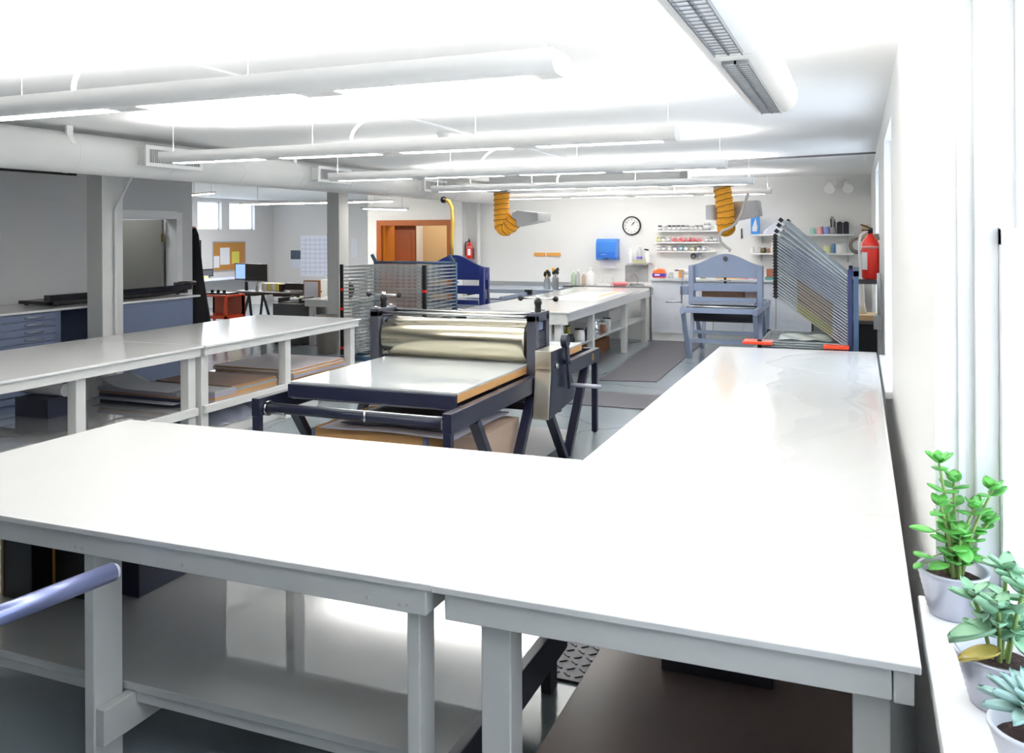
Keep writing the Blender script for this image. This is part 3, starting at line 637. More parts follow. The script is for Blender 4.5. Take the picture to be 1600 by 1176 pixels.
def frustum(mb, a, b, wa, ha, wb, hb):
    a = Vector(a); b = Vector(b); d = (b - a).normalized(); s_ = Vector((0, 1, 0)); u = s_.cross(d).normalized()
    vs = [a + s_ * i * wa / 2 + u * j * ha / 2 for i, j in ((-1, -1), (1, -1), (1, 1), (-1, 1))] + [b + s_ * i * wb / 2 + u * j * hb / 2 for i, j in ((-1, -1), (1, -1), (1, 1), (-1, 1))]
    return mb.add(vs, [(3, 2, 1, 0), (4, 5, 6, 7), (0, 1, 5, 4), (1, 2, 6, 5), (2, 3, 7, 6), (3, 0, 4, 7)])
hA = frustum(MB(), (-5.27, 13.4, 2.12), (-4.82, 13.4, 2.14), 0.26, 0.27, 0.62, 0.13).cyl((-5.36, 13.4, 2.12), (-5.26, 13.4, 2.12), 0.13, n=24)
hose('hanging_exhaust_hose', 'yellow ribbed exhaust hose bent sideways to a metal nozzle, left of the clock', sm_path([A, A + Vector((0, 0, -0.35)), A + Vector((0.0, 0, -0.62)), A + Vector((0.12, 0, -0.60)), (-5.32, 13.4, 2.12)]), 0.135, [hA], None)
B = Vector((-1.93, 13.35, 2.57))
hB1 = frustum(MB(), (-1.92, 13.62, 2.18), (-2.18, 13.62, 2.18), 0.3, 0.26, 0.5, 0.22)
hB2 = frustum(MB(), (-1.78, 13.62, 2.19), (-1.40, 13.62, 2.24), 0.3, 0.30, 0.5, 0.23)
hose('hanging_exhaust_hose', 'yellow ribbed exhaust hose hanging straight down above the grey press', sm_path([B, B + Vector((0.03, 0, -0.2)), B + Vector((0.06, 0, -0.4)), B + Vector((0.04, 0.02, -0.6)), B + Vector((0.06, 0.10, -0.66))]), 0.135, [hB1, hB2], None)

# ================================================================== LAMPS
def pendant(label, p, q, nslot, vis=True, group='white tube pendant lamps'):
    p = Vector(p); q = Vector(q); d = (q - p).normalized(); L = (q - p).length
    sd = Vector((-d.y, d.x, 0)); up = Vector((0, 0, 1)); w, h = 0.105, 0.10
    t = thing('pendant_lamp', label, 'lamp', (p + q) / 2, group)
    prof = []
    for k in range(13):
        a = PI + PI * k / 12; prof.append((w * math.cos(a), h * 0.75 * math.sin(a)))
    # gentle rounded trough, flat underside
    prof = [(-w, 0.03)] + [(x, max(y, -0.058)) for x, y in prof] + [(w, 0.03)]
    n = len(prof); vs = [c + sd * x + up * y for c in (p, q) for x, y in prof]
    body = MB().add(vs, [(i, i + 1, n + i + 1, n + i) for i in range(n - 1)], True)
    body.add(vs[:n], [tuple(range(n))]); body.add(vs[n:], [tuple(range(n))[::-1]])
    body.build('housing', LAMPW, t, recalc=False)
    ub = MB(); a = p + d * 0.08; b = q - d * 0.08
    ub.add([a + sd * -0.06 + up * 0.02, b + sd * -0.06 + up * 0.02, b + sd * 0.06 + up * 0.02, a + sd * 0.06 + up * 0.02], [(0, 1, 2, 3)])
    ub.build('light_tube', UPL, t, recalc=False)
    for k in range(nslot):
        a = p + d * (L * k / nslot + 0.10); b = p + d * (L * (k + 1) / nslot - 0.10); z = up * -0.0595
        MB().add([a + sd * -0.05 + z, a + sd * 0.05 + z, b + sd * 0.05 + z, b + sd * -0.05 + z], [(0, 1, 2, 3)]).build('louvre', SLOT, t, recalc=False)
    nw = max(2, nslot)
    for k in range(nw):
        c = p + d * (0.06 + (L - 0.12) * k / (nw - 1)); MB().cyl(c + up * 0.02, Vector((c.x, c.y, ZC)), 0.0014, n=6).build('hanging_wire', WHITEP, t)
    c = p + d * (L * 0.42)
    pts = [c + up * 0.03, c + up * 0.1, c + d * 0.06 + up * 0.17, c + d * 0.16 + up * 0.22, Vector((c.x, c.y, 0)) + d * 0.22 + up * (ZC - 0.001)]
    MB().tube(sm_path(pts, 2), 0.011, 8).build('power_cord', WHITEP, t)
    return t
names = ['nearest of the long pendants across the room, spanning the upper left', 'second nearest long pendant across the room, starting by the first duct grille',
         'third long pendant across the room, starting by the second duct grille', 'fourth long pendant across the room, starting by the third duct grille', 'farthest long pendant, right in front of the far wall']
YL = (3.06, 5.54, 8.18, 10.98, 13.95)
XE = (-1.03, -1.08, -1.14, -1.2, -1.26)
XS = (-5.3, -5.3, -5.45, -5.62, -5.75)
for n_, y_, xe, xs in zip(names, YL, XE, XS): pendant('white tube lamp, ' + n_, (xs, y_, 2.525), (xe, y_, 2.525), 4)
# the pendant that runs along the window wall, with wire louvres
t = thing('pendant_lamp', 'white tube lamp with mesh louvres at the upper right, pointing at the far wall', 'lamp', (-0.38, 2.6, 2.52), 'white tube pendant lamps')
lx = -0.385; w = 0.115
for y0, y1 in ((0.35, 1.61), (1.62, 2.885), (2.895, 4.36)):
    prof = [(-w, 0.04)] + [(w * math.cos(PI + PI * k / 12), 0.0 + max(0.075 * math.sin(PI + PI * k / 12), -0.062)) for k in range(13)] + [(w, 0.04)]
    n = len(prof); vs = [(lx + x, yy, 2.52 + z) for yy in (y0, y1) for x, z in prof]
    MB().add(vs, [(i, i + 1, n + i + 1, n + i) for i in range(n - 1)], True).add(vs[:n], [tuple(range(n))]).add(vs[n:], [tuple(range(n))[::-1]]).build('housing', LAMPW, t, recalc=False)
    MB().add([(lx - 0.07, y0 + 0.03, 2.545), (lx + 0.07, y0 + 0.03, 2.545), (lx + 0.07, y1 - 0.03, 2.545), (lx - 0.07, y1 - 0.03, 2.545)], [(0, 1, 2, 3)]).build('light_tube', UPL, t, recalc=False)
    lv = MB().box(lx - 0.045, lx - 0.041, y0 + 0.08, y1 - 0.06, 2.443, 2.4575).box(lx + 0.041, lx + 0.045, y0 + 0.08, y1 - 0.06, 2.443, 2.4575)
    k = y0 + 0.08
    while k < y1 - 0.06: lv.box(lx - 0.041, lx + 0.041, k, k + 0.008, 2.446, 2.4575); k += 0.042
    lv.box(lx - 0.004, lx + 0.004, y0 + 0.08, y1 - 0.06, 2.446, 2.4575)
    lv.build('louvre_grid', mat('mirror_louvre', '#a4a7aa', 0.2, metal=0.85), t, recalc=False)
    MB().add([(lx - 0.041, y0 + 0.08, 2.4572), (lx + 0.041, y0 + 0.08, 2.4572), (lx + 0.041, y1 - 0.06, 2.4572), (lx - 0.041, y1 - 0.06, 2.4572)], [(0, 1, 2, 3)]).build('louvre', mat('dim_louvre', '#ffffff', 0.5, emit='#ffffff', estr=0.9), t, recalc=False)
for yy in (0.5, 2.89, 4.2): MB().cyl((lx, yy, 2.55), (lx, yy, ZC), 0.0014, n=6).build('hanging_wire', WHITEP, t)
# office strip lamps
def strip(label, p, q, est=60.0, z2=ZC):
    p = Vector(p); q = Vector(q); t = thing('strip_lamp', label, 'lamp', (p + q) / 2, 'thin strip lamps on the left')
    MB().bar(p, q, 0.10, 0.035).build('housing', LAMPW, t, bevel=0.006)
    d = (q - p).normalized()
    MB().bar(p + d * 0.04 - Vector((0, 0, 0.024)), q - d * 0.04 - Vector((0, 0, 0.024)), 0.06, 0.012).build('light_tube', mat('lit_strip', '#ffffff', 0.5, emit='#fffaf0', estr=est), t)
    for k in (0.12, 0.88):
        c = p.lerp(q, k); MB().cyl(c, Vector((c.x, c.y, z2)), 0.008, n=8).build('hanger', WHITEP, t)
    return t
strip('thin strip lamp ending in front of the left pair of office windows', px(299, 303, -11.2), px(335, 300, -11.2))
c = px(376, 318, -11.5)
strip('thin strip lamp hanging across the office right of the windows', c, (-8.0, c.y, c.z))
strip('short strip lamp hanging in front of the wooden doorway', py(566, 324, 12.6), py(637, 326, 12.6), 22.0)
tag(MB().lathe((-3.61, 7.25, ZC - 0.045), [(0.03, 0), (0.052, 0.006), (0.06, 0.025), (0.066, 0.03), (0.066, 0.045)], n=28).build('smoke_detector', WHITEP), 'round white smoke detector on the ceiling between two pendants', 'detector')
el = thing('emergency_spotlight', 'twin-head white emergency light high on the right of the far wall', 'lamp', py(1311, 285, YF - 0.1))
c = py(1311, 285, YF - 0.1)
MB().box(c.x - 0.06, c.x + 0.10, YF - 0.1, YF, c.z - 0.10, c.z + 0.06).build('battery_case', WHITEP, el, bevel=0.01)
for k, dx in ((0, -0.13), (1, 0.13)):
    MB().cyl((c.x + dx, YF - 0.16, c.z - 0.02), (c.x + dx * 1.1, YF - 0.32, c.z - 0.12), 0.055, 0.085, n=20).cyl((c.x + dx, YF - 0.16, c.z - 0.02), (c.x, YF - 0.05, c.z - 0.02), 0.02, n=10).build('lamp_head', WHITEP, el)

# ============================================================ FLOOR COVERS
tag(MB().prism([(-3.06, 10.53), (-2.36, 10.68), (-2.455, 14.75), (-3.30, 14.70)], 'z', 0, 0.012).build('floor_mat', RUBBER), 'long dark grey rubber mat beside the island table', 'mat')
tag(bx(-3.6, -1.35, 8.97, 9.80, 0, 0.012).build('floor_mat', RUBBER), 'dark grey rubber mat crosswise behind the etching press', 'mat')
dm = MB().box(-1.60, -0.55, 3.42, 4.6, 0, 0.012)
for j in range(22):
    for i in range(20):
        a = 0.7 if (i + j) % 2 else -0.7; cx = -1.57 + i * 0.052; cy = 3.46 + j * 0.052
        dm.bar((cx - 0.018 * math.cos(a), cy - 0.018 * math.sin(a), 0.0135), (cx + 0.018 * math.cos(a), cy + 0.018 * math.sin(a), 0.0135), 0.009, 0.006)
tag(dm.build('floor_mat', mat('diamond_tread_rubber', '#4c4c54', 0.4, var=0.1)), 'diamond tread rubber mat under the near tables', 'mat')

# ==================================================== STORED ON LOWER SHELVES
tag(bx(-0.67, -0.28, 3.08, 3.62, 0.3005, 0.365).build('flat_case', mat('charcoal_case', '#3c3a44', 0.35), bevel=0.006), 'flat charcoal case lying on the brown shelf under the window table', 'case')
for nm, lab, x0, x1, y0, m, edge in (('portfolio_case', 'black portfolio with a tan edge, left of the maroon one under the near table', -3.49, -3.31, 2.66, BLACK, True),
                               ('portfolio_case', 'dark maroon portfolio standing on the shelf under the near table', -3.30, -3.10, 2.76, mat('maroon_black', '#1d1114', 0.4), True),
                               ('portfolio_case', 'navy portfolio with a pale spine, right one under the near table', -3.09, -2.91, 2.86, mat('navy_portfolio', '#1c1d38', 0.4), False)):
    p = thing(nm, lab, 'portfolio', ((x0 + x1) / 2, 3.1, 0.3), 'portfolios under the near table')
    MB().box(x0, x1, y0, 3.42, 0.301, 0.79).build('cover', m, p, bevel=0.004)
    MB().box(x0 - 0.001, x0 + 0.012, y0 - 0.004, y0, 0.305, 0.785).build('edge_binding', mat('tan_binding', '#a87a3c', 0.5) if edge else PAPER, p)
# steel handle reaching in from the left
a = pz(176, 893, 0.80); b = pz(-140, 1015, 0.80)
hd = thing('press_handle', 'blue-grey steel tube handle reaching in from the lower left', 'handle', (b.x, b.y, 0))
dd = (a - b).normalized()
MB().cyl(b, a, 0.0295, n=28).build('tube', STEELB, hd)
MB().cyl(a, a + dd * 0.014, 0.0285, 0.022, n=28).build('end_cap', mat('pale_cap', '#dcdfee', 0.3), hd)
MB().cyl((b.x, b.y, 0.02), (b.x, b.y, 0.83), 0.04, n=20).lathe((b.x, b.y, 0), [(0.2, 0), (0.2, 0.015), (0.05, 0.025)], n=28).build('stand', STEELB, hd)

# paper and board stacks on the left tables' shelves
def stack(label, name, x0, x1, y0, y1, z, layers, cat):
    t = thing(name, label, cat, ((x0 + x1) / 2, (y0 + y1) / 2, z))
    for nm, m, th, dx, dy in layers:
        MB().box(x0 + dx, x1 + dx, y0 + dy, y1 + dy, z, z + th).build(nm, m, t); z += th + 0.0005
    return t
stack('stack of cardboard-backed sheets at the far end of the left table shelf', 'board_stack', -6.50, -5.47, 7.45, 8.42, 0.361, [('board', CARD, 0.02, 0, 0), ('sheet_pile', PAPERG, 0.03, 0.02, 0), ('board', CARD, 0.015, 0, 0.01), ('sheet_pile', PAPER, 0.02, -0.01, 0), ('board', CARD, 0.012, 0, 0), ('sheet', mat('mauve_sheet', '#c9c2c6', 0.7), 0.004, -0.01, 0)], 'stack')
stack('brown corrugated board stack in the middle of the left table shelf', 'board_stack', -6.45, -5.52, 6.62, 7.25, 0.361, [('board', CARD, 0.03, 0, 0), ('sheet_pile', mat('slate_sheets', '#8f969c', 0.7), 0.02, 0.01, 0), ('board', CARD, 0.02, -0.01, 0.01), ('board', mat('brown_board', '#8b6f5f', 0.7), 0.012, 0, -0.05)], 'stack')
stack('grey newsprint pile at the near end of the farther left table shelf', 'newsprint_pile', -6.50, -5.50, 6.32, 6.61, 0.361, [('board', CARD, 0.012, 0, 0), ('sheet_pile', PAPERG, 0.045, 0, 0), ('sheet_pile', mat('cool_grey_sheets', '#a9abb0', 0.7), 0.012, 0, 0)], 'stack')
t = stack('dark portfolio stack with a curled white sheet straddling the two left table shelves', 'portfolio_stack', -6.50, -5.56, 5.93, 6.28, 0.361, [('board', mat('slate_blue_board', '#2c2f4c', 0.6), 0.03, 0.01, 0), ('board', PAPERG, 0.008, 0.0, -0.08), ('board', NAVY, 0.03, 0, 0.0), ('board', mat('brown_board', '#8b6f5f', 0.7), 0.02, 0, 0), ('sheet_pile', PAPERG, 0.03, -0.03, 0.01)], 'stack')
tag(sheet_grid(-6.45, -5.65, 5.90, 6.27, 0.487, lambda u, v: 0.10 * max(0, 0.35 - u) ** 1.5 * 4).build('paper_sheet', mat('cool_white_sheet', '#b8bcc4', 0.6), None, recalc=False), 'curled white sheet on the dark portfolio stack under the left table', 'paper')
random.seed(3)
pl = sheet_grid(-6.35, -5.55, 6.35, 7.9, 0.14, lambda u, v: 0.05 * math.sin(9 * u + 4 * v) * math.sin(13 * v - 3 * u) + 0.03 * math.sin(31 * u * v + 5 * u) - 0.12 * (abs(u - 0.5) * 2) ** 6 * 0.6, 40, 50)
tag(pl.build('plastic_wrap', mat('crumpled_plastic', '#c9cce0', 0.12, spec=0.9), None, recalc=False), 'crumpled clear plastic bundle under the farther left table shelf', 'plastic')
tag(bx(-6.4, -5.5, 6.3, 7.95, 0, 0.085).build('floor_pallet', FRAMEW, bevel=0.005), 'low white board under the crumpled plastic beneath the left table', 'board')
ro = thing('paper_roll', 'white paper roll on a flat box under the nearer left table', 'roll', (-6.3, 5.0, 0.36))
c = px(103, 609, -6.22)
tag(bx(-6.62, -6.24, c.y - 0.16, c.y + 0.16, 0.361, c.z - 0.057).build('flat_box', mat('dark_slate_box', '#3b3f55', 0.5)), 'dark flat box carrying a white roll under the nearer left table', 'box')
MB().cyl((c.x, c.y, c.z), (c.x - 1.0, c.y, c.z), 0.052, n=24).build('tube', PAPER, ro)
MB().cyl((c.x, c.y, c.z), (c.x + 0.004, c.y, c.z), 0.056, n=24).build('end_disc', WHITEP, ro)

# ===================================================== FLAT FILES, LEFT WALL
ff = thing('flat_file_cabinet', 'blue-grey flat file with shallow drawers against the left wall', 'cabinet', (-8.7, 6.2, 0))
MB().box(-9.15, -8.22, 5.30, 6.99, 0.0, 1.05).build('carcass', BLUEG, ff, bevel=0.004)
for k in range(12):
    z = 0.97 - k * 0.078
    dr = MB().box(-8.219, -8.195, 5.33, 6.90, z, z + 0.068).build('drawer', BLUEG, ff, bevel=0.003)
    MB().tube([(-8.195, 6.52, z + 0.03), (-8.165, 6.54, z + 0.034), (-8.165, 6.72, z + 0.034), (-8.195, 6.74, z + 0.03)], 0.008, 8).build('pull', CHROME, dr)
    MB().box(-8.195, -8.19, 5.50, 5.62, z + 0.02, z + 0.05).build('label_holder', CHROME, dr)
f2 = thing('flat_file_cabinet', 'plain blue-grey cabinet end right of the first column', 'cabinet', (-8.7, 8.2, 0))
MB().box(-9.15, -8.21, 7.40, 9.02, 0, 1.05).build('carcass', BLUEG, f2, bevel=0.004)
MB().box(-8.2095, -8.20, 7.45, 8.97, 0.05, 1.0).build('back_panel', BLUEG, f2, bevel=0.003)
tag(bx(-9.17, -8.17, 5.2, 9.12, 1.051, 1.075).build('counter_top', TABLE, bevel=0.003), 'white counter top over the blue-grey cabinets on the left wall', 'countertop')
tr = thing('paper_trimmer', 'long black rotary paper trimmer on the white counter behind the first column', 'trimmer', (-8.65, 8.2, 1.075))
MB().box(-9.0, -8.45, 7.08, 9.1, 1.09, 1.13).build('baseboard', BLACK, tr, bevel=0.006)
MB().box(-8.53, -8.43, 7.03, 9.25, 1.135, 1.205).build('cutting_rail', mat('black_gloss', '#14151d', 0.15), tr, bevel=0.004)
MB().box(-9.0, -8.6, 7.5, 9.05, 1.131, 1.145).build('cutting_table', CHROME, tr)
for y in (7.08, 9.12): MB().box(-8.54, -8.44, y, y + 0.06, 1.09, 1.20).build('rail_end', BLACK, tr, bevel=0.005)
MB().cyl((-8.48, 9.05, 1.22), (-8.44, 9.32, 1.22), 0.03, n=12).box(-8.52, -8.44, 9.0, 9.12, 1.19, 1.24).build('cutter_head', BLACK, tr)
for y in (7.15, 9.05):
    for x in (-8.5, -8.95): MB().cyl((x, y, 1.0755), (x, y, 1.09), 0.025, n=12).build('foot', BLACK, tr)

# ================================================================== OFFICE
ct = thing('hanging_apron', 'long black apron hanging at the corner beside the cabinet', 'apron', (-9.42, 10.3, 0.6))
mb = MB(); vs = []; n = 20
for j, (z, w, d_) in enumerate(((1.98, 0.05, 0.03), (1.88, 0.10, 0.06), (1.6, 0.13, 0.09), (1.2, 0.19, 0.12), (0.8, 0.30, 0.15), (0.45, 0.40, 0.17))):
    for i in range(n):
        a = 2 * PI * i / n; k = 1 + 0.12 * math.sin(5 * a) * (j / 5)
        vs.append((-9.42 + d_ * k * math.cos(a), 10.37 + w * 0.22 + w * k * math.sin(a) * 0.62, z))
fs = [(j * n + i, j * n + (i + 1) % n, (j + 1) * n + (i + 1) % n, (j + 1) * n + i) for j in range(5) for i in range(n)] + [tuple(range(n)), tuple(range(5 * n, 6 * n))]
mb.add(vs, fs, True).build('cloth', mat('black_cloth', '#0d0d12', 0.9), ct)
MB().cyl((-9.42, 10.1, 1.985), (-9.42, 10.40, 1.985), 0.02, n=10).build('hook', mat('wood_peg', '#8a4a2c', 0.5), ct)
YO = YE - 0.012
def flat(name, label, cat, m, x0, y0, x1, y1, wallx=None, th=0.012, group=None, Y=None):
    if wallx is None:
        Y = Y or YE
        a = py(x0, y0, Y); b = py(x1, y1, Y); o = bx(a.x, b.x, Y - th - 0.001, Y - 0.001, b.z, a.z)
    else:
        a = px(x0, y0, wallx); b = px(x1, y1, wallx); o = bx(wallx + 0.001, wallx + 0.001 + th, a.y, b.y, b.z, a.z)
    return tag(o.build(name, m), label, cat, group), a, b
cb = thing('cork_board', 'cork notice board with grey frame below the office windows', 'notice board', (XN, 14.0, 1.45))
a = px(333, 379, XN); b = px(382, 420, XN)
MB().box(XN + 0.001, XN + 0.015, a.y, b.y, b.z, a.z).build('cork', mat('cork', '#b9823f', 0.8, var=0.12, scale=60), cb)
f = MB()
for y0, y1, z0, z1 in ((a.y - 0.03, b.y + 0.03, a.z, a.z + 0.03), (a.y - 0.03, b.y + 0.03, b.z - 0.03, b.z), (a.y - 0.03, a.y, b.z, a.z), (b.y, b.y + 0.03, b.z, a.z)): f.box(XN + 0.001, XN + 0.02, y0, y1, z0, z1)
f.build('frame', GALV, cb)
for lab, m, q in (('white page pinned in the middle of the cork board', PAPER, (344, 387, 359, 413)), ('yellow page pinned on the right of the cork board', mat('yellow_page', '#d9cf5a', 0.7), (362, 393, 374, 411)), ('small white page pinned at the lower left of the cork board', PAPER, (334, 400, 343, 418))):
    a = px(q[0], q[1], XN + 0.017); b = px(q[2], q[3], XN + 0.017)
    tag(bx(XN + 0.0155, XN + 0.018, a.y, b.y, b.z, a.z).build('pinned_page', m), lab, 'page', 'pages on the cork board')
flat('wall_photo', 'dark framed photograph on the office wall beside the hanging apron', 'picture', mat('dark_photo', '#2a2630', 0.4, var=0.6, scale=12), 304, 375, 314, 402, XN)
wb, a, b = flat('wall_planner', 'large white wall planner sheet behind the office table', 'planner', mat('planner_white', '#e3e6f2', 0.4, var=0.02), 470, 368, 516, 432)
g = MB()
for k in range(1, 9): z = b.z + (a.z - b.z) * k / 9; g.box(a.x + 0.02, b.x - 0.02, YE - 0.0142, YE - 0.0135, z - 0.006, z + 0.006)
for k in range(1, 6): x = a.x + (b.x - a.x) * k / 6; g.box(x - 0.005, x + 0.005, YE - 0.0142, YE - 0.0135, b.z + 0.05, a.z - 0.05)
g.build('grid_lines', mat('planner_lines', '#b4b9cc', 0.6), wb)
cl = thing('wall_calendar', 'small calendar with a landscape picture left of the white wall planner', 'calendar', py(461, 405, YE))
a = py(454, 391, YO); b = py(469.5, 405, YO); c = py(469.5, 419, YO)
MB().box(a.x, b.x, YE - 0.008, YE - 0.001, b.z, a.z).build('picture', mat('landscape_picture', '#4a5568', 0.5, var=0.8, scale=5), cl)
MB().box(a.x, b.x, YE - 0.008, YE - 0.001, c.z, b.z).build('date_page', mat('pale_blue_page', '#d4d8e4', 0.6), cl)
flat('wall_sheet', 'long pale sheet pinned on the wall right of the second column', 'sheet', mat('cool_sheet', '#dcdde2', 0.6), 549, 372, 560, 402)
flat('wall_notice', 'upper white notice beside the wooden doorway', 'notice', PAPER, 578.5, 379, 589, 388, Y=YF, group='notices by the doorway'); flat('wall_notice', 'lower white notice beside the wooden doorway', 'notice', PAPER, 578.5, 391, 588, 400, Y=YF, group='notices by the doorway')
# white counter under the windows
oc = thing('office_counter', 'white counter along the office wall under the cork board', 'counter', (-15.1, 18, 0))
MB().box(XN + 0.01, -14.75, 16.2, 19.0, 0.74, 0.80).build('counter_top', mat('bluish_white_laminate', '#dfe2f2', 0.3), oc, bevel=0.004)
for y in (16.2, 18.96): MB().box(XN + 0.01, -14.8, y, y + 0.04, 0, 0.74).build('support_panel', WHITEP, oc)
a = px(311, 421, -15.05); b = px(333.5, 435, -15.05)
m = thing('monitor', 'small grey screen with a black frame on the white office counter', 'monitor', (-15.1, (a.y + b.y) / 2, 0.8))
MB().box(-15.1, -15.05, a.y, b.y, 0.83, a.z).build('bezel', BLACK, m); MB().box(-15.05, -15.045, a.y + 0.03, b.y - 0.04, 0.855, a.z - 0.03).build('screen', mat('grey_screen', '#62626c', 0.3), m); MB().box(-15.14, -15.0, a.y + 0.2, b.y - 0.2, 0.8005, 0.83).build('foot', BLACK, m)
tag(bx(-14.95, -14.8, 16.55, 16.8, 0.8005, 0.87).build('note_pad', mat('cream_pad', '#dcd3a4', 0.6)), 'cream pad at the left end of the white office counter', 'pad')
# desk on trestles
dk = thing('trestle_desk', 'black desk on A-shaped trestles carrying two monitors', 'desk', (-9.9, 13.25, 0))
MB().box(-10.75, -9.32, 12.9, 13.6, 0.785, 0.82).build('desktop', mat('charcoal_top', '#3a3a3e', 0.3), dk, bevel=0.004)
for x in (-10.55, -9.75):
    MB().bar((x, 13.05, 0.74), (x - 0.18, 12.95, 0), 0.035, 0.035).bar((x, 13.05, 0.74), (x + 0.18, 12.95, 0), 0.035, 0.035).bar((x, 13.45, 0.74), (x - 0.18, 13.55, 0), 0.035, 0.035).bar((x, 13.45, 0.74), (x + 0.18, 13.55, 0), 0.035, 0.035).bar((x - 0.11, 12.99, 0.28), (x + 0.11, 12.99, 0.28), 0.02, 0.03).box(x - 0.2, x + 0.2, 12.97, 13.5, 0.74, 0.784).build('trestle', BLACK, dk)
m1 = thing('monitor', 'monitor with a blue lit screen, left on the black desk', 'monitor', (-10.6, 13.3, 0.82))
a = py(367, 411, 13.1); b = py(383, 437, 13.1)
MB().box(a.x, a.x + 0.50, 13.1, 13.14, b.z, a.z).build('bezel', BLACK, m1); MB().box(a.x + 0.02, a.x + 0.48, 13.094, 13.0995, b.z + 0.02, a.z - 0.02).build('screen', mat('lit_blue_screen', '#9fc0ea', 0.3, emit='#9fc4f4', estr=0.5), m1); MB().cyl((a.x + 0.25, 13.12, 0.821), (a.x + 0.25, 13.12, b.z), 0.03).box(a.x + 0.12, a.x + 0.38, 13.06, 13.22, 0.8205, 0.832).build('stand', BLACK, m1)
m2 = thing('monitor', 'large dark monitor with an unlit screen, right on the black desk', 'monitor', (-10.2, 13.0, 0.82))
a = py(383, 412, 12.98); b = py(417, 439, 12.98)
MB().box(a.x, b.x, 12.99, 13.03, b.z - 0.02, a.z).build('bezel', GALV, m2); MB().box(a.x, b.x, 12.982, 12.9895, b.z, a.z).build('screen', mat('dark_screen', '#140d0e', 0.12), m2); MB().cyl(((a.x + b.x) / 2, 13.01, 0.821), ((a.x + b.x) / 2, 13.01, b.z), 0.03).box((a.x + b.x) / 2 - 0.14, (a.x + b.x) / 2 + 0.14, 12.96, 13.05, 0.8205, 0.83).build('stand', GALV, m2)
for i in range(6):
    x = -10.42 + i * 0.062; tag(bx(x, x + 0.055, 13.25, 13.45, 0.8205, 0.96).build('ring_binder', [mat('cream_spine', '#d9d3b0', 0.6), PAPER, mat('yellow_spine', '#d8c84c', 0.6)][i % 3]), 'pale binder in the row under the dark monitor, %s from left' % ORD[i], 'binder', 'binders on the black desk')
tag(bx(-10.74, -10.52, 12.91, 13.02, 0.8205, 0.835).build('keyboard', mat('pale_keys', '#c9cad0', 0.5)), 'pale keyboard at the left front of the black desk', 'keyboard')
tag(MB().ell((-9.62, 12.97, 0.8352), (0.05, 0.035, 0.0145), nu=12, nv=6).build('computer_mouse', WHITEP), 'white mouse at the right front of the black desk', 'mouse')
pn = thing('printer', 'black desktop printer on the right of the black desk', 'printer', (-9.55, 13.3, 0.82))
MB().box(-9.80, -9.36, 13.12, 13.5, 0.821, 0.98).build('body', BLACK, pn, bevel=0.01); MB().box(-9.76, -9.40, 13.04, 13.12, 0.83, 0.86).build('paper_tray', GALV, pn)
tag(bx(-9.92, -9.83, 13.1, 13.3, 0.8205, 0.96).build('desk_speaker', BLACK, bevel=0.01), 'black box beside the printer on the black desk', 'speaker')
tb = thing('tissue_box', 'grey tissue box with a white tissue on a stand behind the printer', 'tissue box', (-10.0, 14.9, 0))
MB().box(-10.05, -9.6, 14.62, 15.2, 0, 0.96).build('stand', WALLG, tb); MB().box(-10.0, -9.75, 14.7, 14.95, 0.961, 1.08).build('carton', mat('grey_carton', '#a9acb4', 0.5), tb); MB().lathe((-9.87, 14.82, 1.08), [(0.07, 0), (0.05, 0.04), (0.03, 0.09), (0.012, 0.14)], n=9).build('tissue', PAPER, tb)
fc = thing('file_cabinet', 'dark grey cabinet pedestal under the right of the office desk', 'cabinet', (-9.0, 12.4, 0))
MB().box(-9.3, -8.72, 12.12, 12.75, 0.02, 0.70).build('carcass', GREYD, fc, bevel=0.005); MB().box(-9.28, -8.74, 12.105, 12.12, 0.05, 0.36).build('drawer', GREYD, fc); MB().box(-9.28, -8.74, 12.105, 12.12, 0.38, 0.68).build('drawer', GREYD, fc); MB().box(-9.28, -8.74, 12.14, 12.73, 0, 0.02).build('plinth', BLACK, fc)
tr_ = thing('desk_tray', 'black letter tray holding a pale roll on the dark grey cabinet', 'tray', (-9.0, 12.4, 0.70))
MB().box(-9.25, -8.8, 12.2, 12.6, 0.7005, 0.72).box(-9.25, -9.22, 12.2, 12.6, 0.72, 0.79).box(-8.83, -8.8, 12.2, 12.6, 0.72, 0.79).build('tray', BLACK, tr_); MB().cyl((-9.1, 12.35, 0.755), (-8.85, 12.35, 0.755), 0.032).build('pale_roll', WHITEP, tr_)
cp = thing('clipboard', 'wooden clipboard with a white form behind the small white office table', 'clipboard', (-9.0, 12.95, 0.7))
MB().bar((-9.28, 12.98, 0.88), (-8.92, 12.98, 0.88), 0.012, 0.34, (0, 0, 1)).build('board', mat('clipboard_wood', '#b37b4a', 0.5), cp); MB().bar((-9.26, 12.968, 0.88), (-8.97, 12.968, 0.88), 0.004, 0.29, (0, 0, 1)).build('form', mat('form_white', '#dfe0ec', 0.6), cp)
MB().box(-9.29, -8.9, 12.9, 13.1, 0, 0.71).build('stand', GREYD, cp)
wt = worktable('side_table', 'small white side table in the office partly behind the second column', [(-8.72, 12.14), (-7.6, 12.14), (-7.6, 12.85), (-8.72, 12.85)], 0.78,
    [(-8.68, -7.64, 12.16, 12.20, 0.66, 0.76), (-8.68, -8.64, 12.20, 12.80, 0.66, 0.76), (-7.68, -7.64, 12.20, 12.80, 0.66, 0.76)],
    [(-8.63, -8.54, 12.21, 12.30), (-7.78, -7.69, 12.21, 12.30), (-8.63, -8.54, 12.7, 12.79), (-7.78, -7.69, 12.7, 12.79)], (-8.52, -7.80, 12.22, 12.78, 0.38, 0.40), cat='table')
